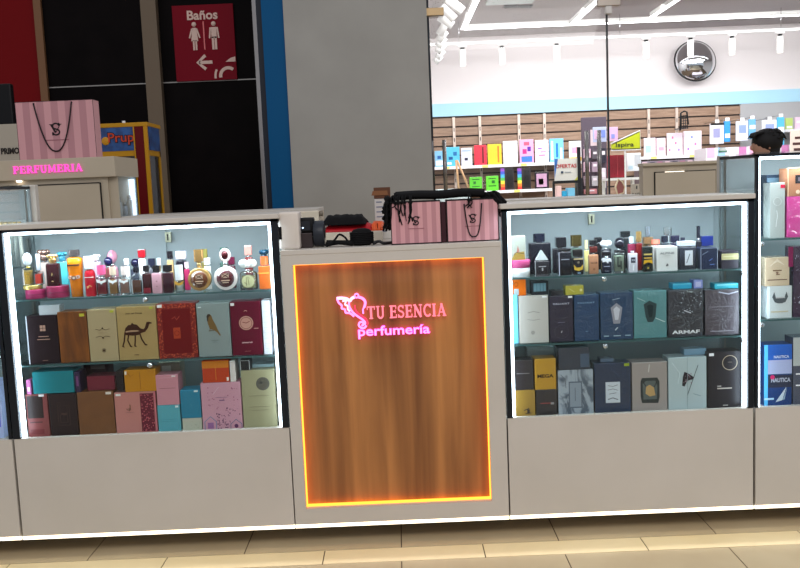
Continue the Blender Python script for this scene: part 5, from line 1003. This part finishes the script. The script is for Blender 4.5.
# ================================================================ ON THE COUNTER
def bag(px0, px1, ytop, zb, Y, dep, lb, seed, handle=True, gr='pink striped shopping bags', mono=(.5, .52), tilt=0):
    x0, x1 = XZ(px0, Y, zb), XZ(px1, Y, zb); w_ = x1-x0; h = P((px0+px1)/2-1, ytop, Y).z-zb
    t = empty('shopping_bag', ((x0+x1)/2, Y, zb), lb, 'shopping bag', gr)
    pk = mat((204, 150, 154), .5); pd = mat((180, 128, 134), .5)
    b = B(); e = .002
    n = 11
    for k in range(n):
        a, d = -w_/2+w_*k/n, -w_/2+w_*(k+1)/n; b.box(a, d, 0, e, 0, h, pd if k % 2 else pk)
        b.box(a, d, dep-e, dep, 0, h, pd if k % 2 else pk)
    b.box(-w_/2, -w_/2+e, e, dep-e, 0, h, pk); b.box(w_/2-e, w_/2, e, dep-e, 0, h, pk); b.box(-w_/2, w_/2, e, dep-e, 0, e, pk)
    b.build('paper_body', t)
    k_ = mat((22, 10, 14), .5); r_ = .0016 if zb > 1.3 else .003
    b = B(); b.box(-w_/2-.0005, w_/2+.0005, -.0006, dep+.0006, h, h+r_*1.5, k_)
    for s_ in (-w_/2, w_/2): b.box(s_-r_/2, s_+r_/2, -.001, .001, 0, h, k_)
    b.box(-w_/2, w_/2, -.001, 0.001, 0, r_*1.4, k_); b.build('edge_trim', t)
    u = h*.085; mx, mz = -w_/2+w_*mono[0], h*mono[1]; b = B()
    for pts, sw in GLY['S'][1]: b.ribbon([(mx+(p[0]-.33)*2.6*u, mz+(p[1]-.5)*2.6*u) for p in pts], u*.3, -.0016, -.0004, k_)
    b.ribbon([(mx-.95*u, mz+.95*u), (mx-.1*u, mz-.7*u)], u*.36, -.0018, -.0004, k_); b.ribbon([(mx+.95*u, mz+.95*u), (mx-.1*u, mz-.7*u)], u*.14, -.0018, -.0004, k_)
    b.ribbon([(mx-1.3*u, mz+.97*u), (mx-.5*u, mz+.97*u)], u*.12, -.0018, -.0004, k_); b.ribbon([(mx+.5*u, mz+.97*u), (mx+1.2*u, mz+.97*u)], u*.12, -.0018, -.0004, k_)
    b.box(mx-w_*.16, mx+w_*.16, -.0012, -.0004, mz-2.3*u, mz-2.1*u, mat((150, 96, 104), .5)); b.build('monogram', t)
    if handle:
        hx0, hx1, zl, hz = handle if isinstance(handle, tuple) else (.26, .72, .14, .98)
        hm_, hh_ = -w_/2+w_*(hx0+hx1)/2, w_*(hx1-hx0)/2; pts = [(hm_+hh_*q/8, -.005, h*(zl+(hz-zl)*abs(q/8)**(2.3 if zb > 1.3 else 3.2))) for q in range(-8, 9)]
        B().tube(smooth(pts, 3), .0042 if zb > 1.3 else .0024, k_, 8).build('handle', t)
        b = B()
        for s_ in (0, 1): b.ball((pts[-s_][0], -.003, h*hz), .005 if zb > 1.3 else .003, k_)
        b.build('handle_knot', t)
    return t
bag(20, 97, 101, hz1+.0005, YR+.10, .10, 'large pink striped bag with a black cord handle on the PERFUMERIA cabinet', 1, handle=(.24, .73, .14, .97))
bag(392, 441.6, 202.3, CT+.0005, .04, .1, 'pink striped bag on the left of the pair on the wooden counter', 2, handle=False, mono=(.5, .56))
bag(448, 499, 200, CT+.0005, .045, .1, 'pink striped bag on the right of the pair, its cord loop hanging in front', 3, handle=(.34, .68, .12, .9), mono=(.5, .56))
tag(B().box(0, .018, 0, .08, 0, .150, mat((60, 24, 34), .5), .002).build('folded_bag', loc=(XZ(442.0, .05, CT), .055, CT+.0005)), 'narrow folded dark maroon bag between the two pink striped bags', 'shopping bag')
# bundle of black cords across the bag tops
BKF = mat((10, 9, 11), .85, spec=.2)
zt = P(420, 200.5, .09).z
t = empty('black_cord_bundle', (P(440, 196, .09).x, .095, zt), 'thick bundle of black cords lying across both pink striped bags', 'cord bundle')
x0, x1 = P(394, 196, .09).x-t.location.x, P(484, 192, .09).x-t.location.x
random.seed(3); b = B()
for k in range(9):
    yy = -.03+.0075*k; zz_ = .012+.008*random.random()
    b.tube(smooth([(x0+.012*random.random(), yy, zz_+.004), (x0*.5, yy+.004, zz_+.006), (0, yy, zz_+.003), (x1*.5, yy, zz_+.007), (x1-.01*random.random(), yy, zz_+.003)], 4), .0135, BKF, 7)
b.build('cord_band', t)
def tassels(cx, n, lens, sp, seed, label_name):
    rr = random.Random(seed); b = B()
    for k in range(n):
        q = cx+rr.uniform(-sp, sp); y0 = rr.uniform(-.058, -.05); L = rr.uniform(*lens)
        b.tube(smooth([(q*.97, -.02, .022), (q, y0, .012), (q+rr.uniform(-.008, .008), y0-.003, -L*.5), (q+rr.uniform(-.014, .014), y0-.002, -L)], 3), .0022, BKF, 6)
        b.ball((b.bm.verts[:][-1].co.x if False else q, y0-.002, -.004), .0055, BKF, seg=8)
    b.build(label_name, t)
xl = P(388, 200, .05).x-t.location.x
tassels(x0+.0, 12, (.02, .09), .035, 5, 'tassel_strands'); tassels(P(408, 205, .05).x-t.location.x, 7, (.04, .085), .022, 6, 'tassel_strands')
tassels(P(471, 205, .05).x-t.location.x, 5, (.02, .07), .018, 8, 'tassel_strands')
b = B(); rr = random.Random(4)
for k in range(46):
    b.tube(smooth([(xl+rr.uniform(-.015, .03), rr.uniform(-.03, .03), rr.uniform(.0, .022)), (xl+rr.uniform(-.015, .01), rr.uniform(-.05, .03), rr.uniform(-.04, 0)), (xl+rr.uniform(-.024, .008), rr.uniform(-.05, .02), rr.uniform(-.11, -.02))], 3), .0042, BKF, 6)
b.build('hanging_strands', t)
b = B(); xr2 = P(498, 196, .05).x-t.location.x
for k in range(60):
    b.tube(smooth([(xr2-rr.uniform(.02, .06), rr.uniform(-.03, .03), rr.uniform(.0, .018)), (xr2+rr.uniform(-.02, .01), rr.uniform(-.05, .03), rr.uniform(-.025, .014)), (xr2+rr.uniform(.008, .034), rr.uniform(-.055, -.01), rr.uniform(-.075, -.015))], 3), .006, BKF, 6)
b.build('hanging_strands', t)
# receipt printer box, terminal, tape, cloths
p0, p1 = XZ(279.6, .02, CT), XZ(299.8, .02, CT); h = P(290, 212.2, .02).z-CT
t = empty('white_device', ((p0+p1)/2, .03, CT+.0005), 'white boxy device with a dark side slot at the left of the counter', 'device')
w_ = p1-p0; B().box(-w_/2, w_/2, 0, .11, 0, h, mat((206, 196, 186), .35), .008, 3).build('casing', t)
B().box(-w_/2-.001, -w_/2+.010, -.001, .03, h*.28, h*.62, BLK).build('slot', t)
t = empty('card_terminal', (XZ(307, .08, CT), .10, CT+.0005), 'black card terminal beside the white boxy device', 'card terminal')
B().box(-.026, .022, -.02, .04, 0, .056, mat((52, 42, 42), .4), .003).build('base', t)
B().box(-.026, .028, -.01, .05, .056, .112, BLK, .006, 3).build('head', t); B().box(-.02, .015, -.0115, -.009, .066, .1, mat((26, 28, 34), .1)).build('screen', t)
B().cyl((-.012, -.012, .075), .003, .004, emis((200, 220, 255), 3), 'y', 8).build('indicator', t)
t = empty('tape_dispenser_roll', (XZ(319.5, .10, CT), .12, CT+.0005), 'dark slate roll standing right of the card terminal', 'roll')
B().cyl((0, 0, .05), .049, .04, mat((34, 38, 46), .4, spec=.3), 'x', 32, bev=.004).build('roll_body', t); B().cyl((.021, 0, .05), .02, .004, BLK, 'x', 20).build('core', t)
t = empty('small_box', (XZ(306, .30, CT), .32, CT+.0005), 'cream box behind the card terminal with a small knob', 'box', 'boxes on the wooden counter')
h = P(305, 211.5, .32).z-CT
B().box(-.055, .055, 0, .07, 0, h, mat((206, 196, 176), .5), .002).build('box_body', t); B().cyl((.062, .02, h-.012), .008, .02, mat((120, 110, 96), .4), seg=12).build('knob', t)
# cream tray + red bag + black cloth
xa_, xb_ = XZ(325, .3, CT+.03), XZ(380, .3, CT+.03); zt = P(350, 231.6, .3).z
tag(B().box(xa_, xb_+.01, .28, .43, CT+.0005, zt, mat((200, 190, 172), .5), .003).build('flat_box'), 'flat cream box carrying the red bag on the counter', 'box')
def cloth(name, x0, x1, y0, y1, z, h, m, lb, cat, seed, taper=.2):
    rr = random.Random(seed); b = B(); nx, ny = 18, 8; i = b.mi(m); top = []; bot = []
    for a in range(nx+1):
        for c in range(ny+1):
            u, v = a/nx, c/ny; e = math.sin(PI*v)**.4*min(1, 6*min(u, 1-u)+.35); q = h*(e*.85+.15*rr.random())
            jx = (v-.5)*.02*rr.random(); top.append(b.bm.verts.new((x0+(x1-x0)*u+jx, y0+(y1-y0)*v, z+max(q, .003)))); bot.append(b.bm.verts.new((x0+(x1-x0)*u, y0+(y1-y0)*v, z)))
    idx = lambda a, c: a*(ny+1)+c
    for a in range(nx):
        for c in range(ny):
            for L, fl in ((top, 0), (bot, 1)):
                q = [L[idx(a, c)], L[idx(a+1, c)], L[idx(a+1, c+1)], L[idx(a, c+1)]]; f = b.bm.faces.new(q[::-1] if fl else q); f.material_index = i; f.smooth = not fl
    per = [(a, 0) for a in range(nx)]+[(nx, c) for c in range(ny)]+[(a, ny) for a in range(nx, 0, -1)]+[(0, c) for c in range(ny, 0, -1)]
    for k in range(len(per)):
        p, q = idx(*per[k]), idx(*per[(k+1) % len(per)]); f = b.bm.faces.new((bot[p], bot[q], top[q], top[p])); f.material_index = i
    return tag(b.build(name), lb, cat)
zr = P(350, 223.5, .3).z
o = cloth('red_bag', xa_-.005, xb_-.02, .29, .44, zt+.0003, zr-zt, mat((176, 18, 30), .4), 'folded red bag lying on the flat cream box', 'bag', 2)
cloth('orange_bag', xb_-.03, xb_+.015, .285, .42, zt+.0003, (zr-zt)*1.15, mat((220, 88, 36), .4), 'orange folded end piece right of the red bag', 'bag', 4)
cloth('black_cloth', XZ(323.5, .3, zr), XZ(366, .3, zr), .28, .40, zr-.004, .042, BKF, 'crumpled black cloth lying on top of the red bag', 'cloth', 7)
# spool and cords
cx = XZ(362, .1, CT)
b = B(); b.lathe([(.030, 0), (.040, .008), (.042, .03), (.040, .048), (.030, .06), (.012, .064)], BKF, sy=.8)
for k in range(7): b.tube([(.0425*math.cos(2*PI*q/24), .034*math.sin(2*PI*q/24), .008+.0065*k) for q in range(24)], .0036, BKF, 6, True)
tag(b.build('black_cord_spool', loc=(cx, .11, CT+.0005)), 'round black spool of cord in the middle of the counter', 'spool')
x0 = XZ(325, .08, CT); z = CT+.009; b = B()
b.tube(smooth([(x0, .07, z), (x0+.02, .06, z+.002), (x0+.04, .07, z+.02), (x0+.055, .09, z+.036), (x0+.075, .1, z+.024), (x0+.09, .09, z+.004), (x0+.11, .08, z)], 6), .004, BKF)
for k in range(4): b.tube(smooth([(x0+.005, .075+.01*k, z+.003*k), (x0+.05, .085+.008*k, z+.006), (x0+.1, .08+.006*k, z+.004*(k % 2)), (cx-.045, .09+.004*k, z+.002)], 4), .008, BKF)
tag(b.build('black_cable', loc=(0, 0, 0)), 'bunched black cable with a raised loop left of the spool', 'cable')
b = B(); x0 = cx+.044; x1 = XZ(390.8, .08, CT)
for k in range(3): b.tube(smooth([(x0, .07+.02*k, z-.003+.004*(k % 2)), (x0+.02, .085+.01*k, z+.004), (x0+.04, .07+.018*k, z-.003), (x1+.02, .155+.004*k, z-.004)], 4), .0048, mat((24, 22, 26), .5))
tag(b.build('black_cable', loc=(0, 0, 0)), 'thin black cables running from the spool towards the striped bags', 'cable')
# white bottle with brown box at the back
cx = XZ(384, .44, CT); hw = P(384, 198.5, .44).z-CT
t = empty('paper_box', (cx, .47, CT+.0005), 'tall white printed box behind the left striped bag', 'box', 'boxes on the wooden counter')
b = B(); b.box(-.033, .03, -.025, .025, 0, hw, mat((196, 192, 186), .5), .002)
rr = random.Random(1)
for k in range(7): b.box(-.026, -.026+rr.uniform(.02, .045), -.0262, -.0248, hw*(.9-.12*k), hw*(.93-.12*k), mat((120, 124, 140), .5))
b.build('box_body', t)
hb = P(384, 187.5, .44).z-CT-hw
t = empty('brown_box', (cx, .47, CT+.001+hw), 'small open brown cardboard box on top of the white printed box', 'box', 'boxes on the wooden counter')
br = mat((92, 56, 36), .6); b = B(); W2 = .034
for q in ((-W2, W2, -.028, -.025), (-W2, W2, .025, .028)): b.box(q[0], q[1], q[2], q[3], 0, hb, br)
b.box(-W2, -W2+.003, -.025, .025, 0, hb, br); b.box(W2-.003, W2, -.025, .025, 0, hb, br); b.box(-W2, W2, -.025, .025, 0, .002, br); b.build('box_body', t)
b = B(); b.poly([(-W2-.010, hb*.28), (W2-.01, hb*.28), (W2-.012, hb*.7), (-W2-.004, hb*.7)], -.0315, -.029, mat((128, 84, 52), .6)); b.build('flap', t)

# white cup thing on the tall post
c = P(722, 152.5, .375); r = .014
t = empty('small_ornament', (1.322, .378, 1.4115), 'small white and green cap resting on the corner post of the tall case', 'ornament')
B().lathe([(.016, 0), (.016, .008), (.014, .016), (.008, .020)], mat((226, 232, 226), .3)).build('shell', t)
B().lathe([(.0164, .003), (.0164, .007)], mat((40, 150, 110), .3)).build('green_band', t)

# ================================================================ PERSON (behind the kiosk, mostly hidden)
ph = P(768, 131, 3.7)
hx, hz = P(767, 142, 3.7).x, ph.z
SK = mat((172, 132, 112), .55); HR = mat((14, 11, 11), .6); CLT = mat((70, 66, 74), .8); JN = mat((34, 38, 54), .8)
def skin(name, V, E, m, parent=None, sub=2, loc=(0, 0, 0), root=0):
    me = bpy.data.meshes.new(name); me.from_pydata([v[:3] for v in V], E, []); o = bpy.data.objects.new(name, me); COL.objects.link(o)
    o.location = loc; md = o.modifiers.new('skin', 'SKIN'); md.use_smooth_shade = True
    for i, v in enumerate(V):
        r = v[3]; o.data.skin_vertices[0].data[i].radius = (r, v[4] if len(v) > 4 else r)
    o.data.skin_vertices[0].data[root].use_root = True
    s_ = o.modifiers.new('sub', 'SUBSURF'); s_.levels = sub; s_.render_levels = sub
    o.data.materials.append(m)
    if parent: o.parent = parent
    return o
t = empty('person', (hx, 3.7, 0), 'person with short dark hair in profile behind the rear cabinets', 'person')
s = hz/1.72
def sc(V): return [(a*s, b_*s, c_*s)+tuple(q*s for q in r) for a, b_, c_, *r in V]
V = sc([(0, 0, .92, .13, .15), (0, 0, 1.1, .12, .14), (0, 0, 1.3, .13, .17), (0, 0, 1.42, .09, .1), (-.01, 0, 1.49, .055), (-.02, 0, 1.56, .075),
        (-.015, 0, 1.63, .085), (0, .19, 1.38, .055), (.0, .26, 1.12, .042), (-.12, .24, .95, .032), (0, -.19, 1.38, .055), (0, -.26, 1.12, .042), (-.14, -.22, .98, .032),
        (0, .1, .86, .09), (.0, .11, .48, .058), (0.02, .11, .09, .04), (-.12, .11, .035, .032), (0, -.1, .86, .09), (-.02, -.11, .48, .058), (-.02, -.11, .09, .04), (-.15, -.11, .035, .032)])
E_ = [(0, 1), (1, 2), (2, 3), (3, 4), (4, 5), (5, 6), (2, 7), (7, 8), (8, 9), (2, 10), (10, 11), (11, 12), (0, 13), (13, 14), (14, 15), (15, 16), (0, 17), (17, 18), (18, 19), (19, 20)]
skin('body', V, E_, SK, t)
V = sc([(0, 0, .9, .15, .17), (0, 0, 1.1, .14, .16), (0, 0, 1.3, .15, .19), (0, 0, 1.41, .10, .12), (0, .2, 1.37, .068), (.0, .27, 1.14, .055), (0, -.2, 1.37, .068), (0, -.27, 1.14, .055)])
skin('shirt', V, [(0, 1), (1, 2), (2, 3), (2, 4), (4, 5), (2, 6), (6, 7)], CLT, t)
V = sc([(0, 0, .93, .14, .16), (0, .1, .84, .10), (.0, .11, .48, .07), (0.02, .11, .12, .055), (0, -.1, .84, .10), (-.02, -.11, .48, .07), (-.02, -.11, .12, .055)])
skin('trousers', V, [(0, 1), (1, 2), (2, 3), (0, 4), (4, 5), (5, 6)], JN, t)
# head: facing left (-x)
b = B(); hc = (-.02*s, 0, 1.61*s)
b.ball(hc, .1*s, SK, 1.02, .78, 1.15, 20); b.ball((hc[0]-.1*s, 0, hc[2]-.02*s), .016*s, SK, 1.2, .7, 1.4, 10); b.ball((hc[0]-.05*s, 0, hc[2]-.08*s), .045*s, SK, 1, 1, .8, 12)
for sy in (-1, 1): b.ball((hc[0]+.01*s, sy*.078*s, hc[2]-.01*s), .02*s, SK, .8, .4, 1.4, 10)
b.build('head', t)
b = B()
for sy in (-1, 1): b.ball((hc[0]-.088*s, sy*.03*s, hc[2]+.012*s), .011*s, mat((30, 22, 20), .3), .6, 1, .7, 8)
b.box(hc[0]-.095*s, hc[0]-.08*s, -.02*s, .02*s, hc[2]-.07*s, hc[2]-.062*s, mat((120, 60, 56), .5)); b.build('face_features', t)
b = B(); b.ball((hc[0]+.022*s, 0, hc[2]+.025*s), .118*s, HR, 1.05, .82, .92, 20); b.ball((hc[0]+.05*s, 0, hc[2]-.045*s), .08*s, HR, .9, .95, 1, 16)
rr = random.Random(9)
for k in range(60):
    a = rr.uniform(-2.0, 2.0); el = rr.uniform(.1, 1.1); R = .1*s
    q = Vector((hc[0]+.03*s+R*math.cos(a)*math.cos(el)*1.05, R*.85*math.sin(a)*math.cos(el), hc[2]+.035*s+R*.9*math.sin(el)))
    b.tube([q, q+Vector((.02, 0, .006))*s, q+Vector((.04, 0, -.014))*s], [.012*s, .01*s, .003*s], HR, 6)
for k in range(14):
    yy = rr.uniform(-.06, .06)*s; b.tube([(hc[0]-.03*s, yy, hc[2]+.10*s), (hc[0]-.085*s, yy, hc[2]+.09*s), (hc[0]-.115*s, yy, hc[2]+.055*s)], [.014*s, .012*s, .003*s], HR, 6)
b.build('hair', t)
for sy in (-1, 1):
    wx, wy, wz = ((-.12, .24, .95) if sy > 0 else (-.14, -.22, .98))
    for k in range(5):
        off = (k-1.5)*.016; L = (.07, .078, .074, .06, .05)[k]; thumb = k == 4
        V = [(0, 0, 0, .012*s), (-.04*s, off*s if not thumb else -sy*.03*s, -.03*s, .011*s), (-(.04+L*.5)*s, (off if not thumb else -sy*.045)*s, -.05*s, .009*s), (-(.04+L*.75)*s, (off if not thumb else -sy*.05)*s, -.075*s, .007*s)]
        skin('finger', V, [(0, 1), (1, 2), (2, 3)], SK, t, 1, (wx*s, wy*s, wz*s))
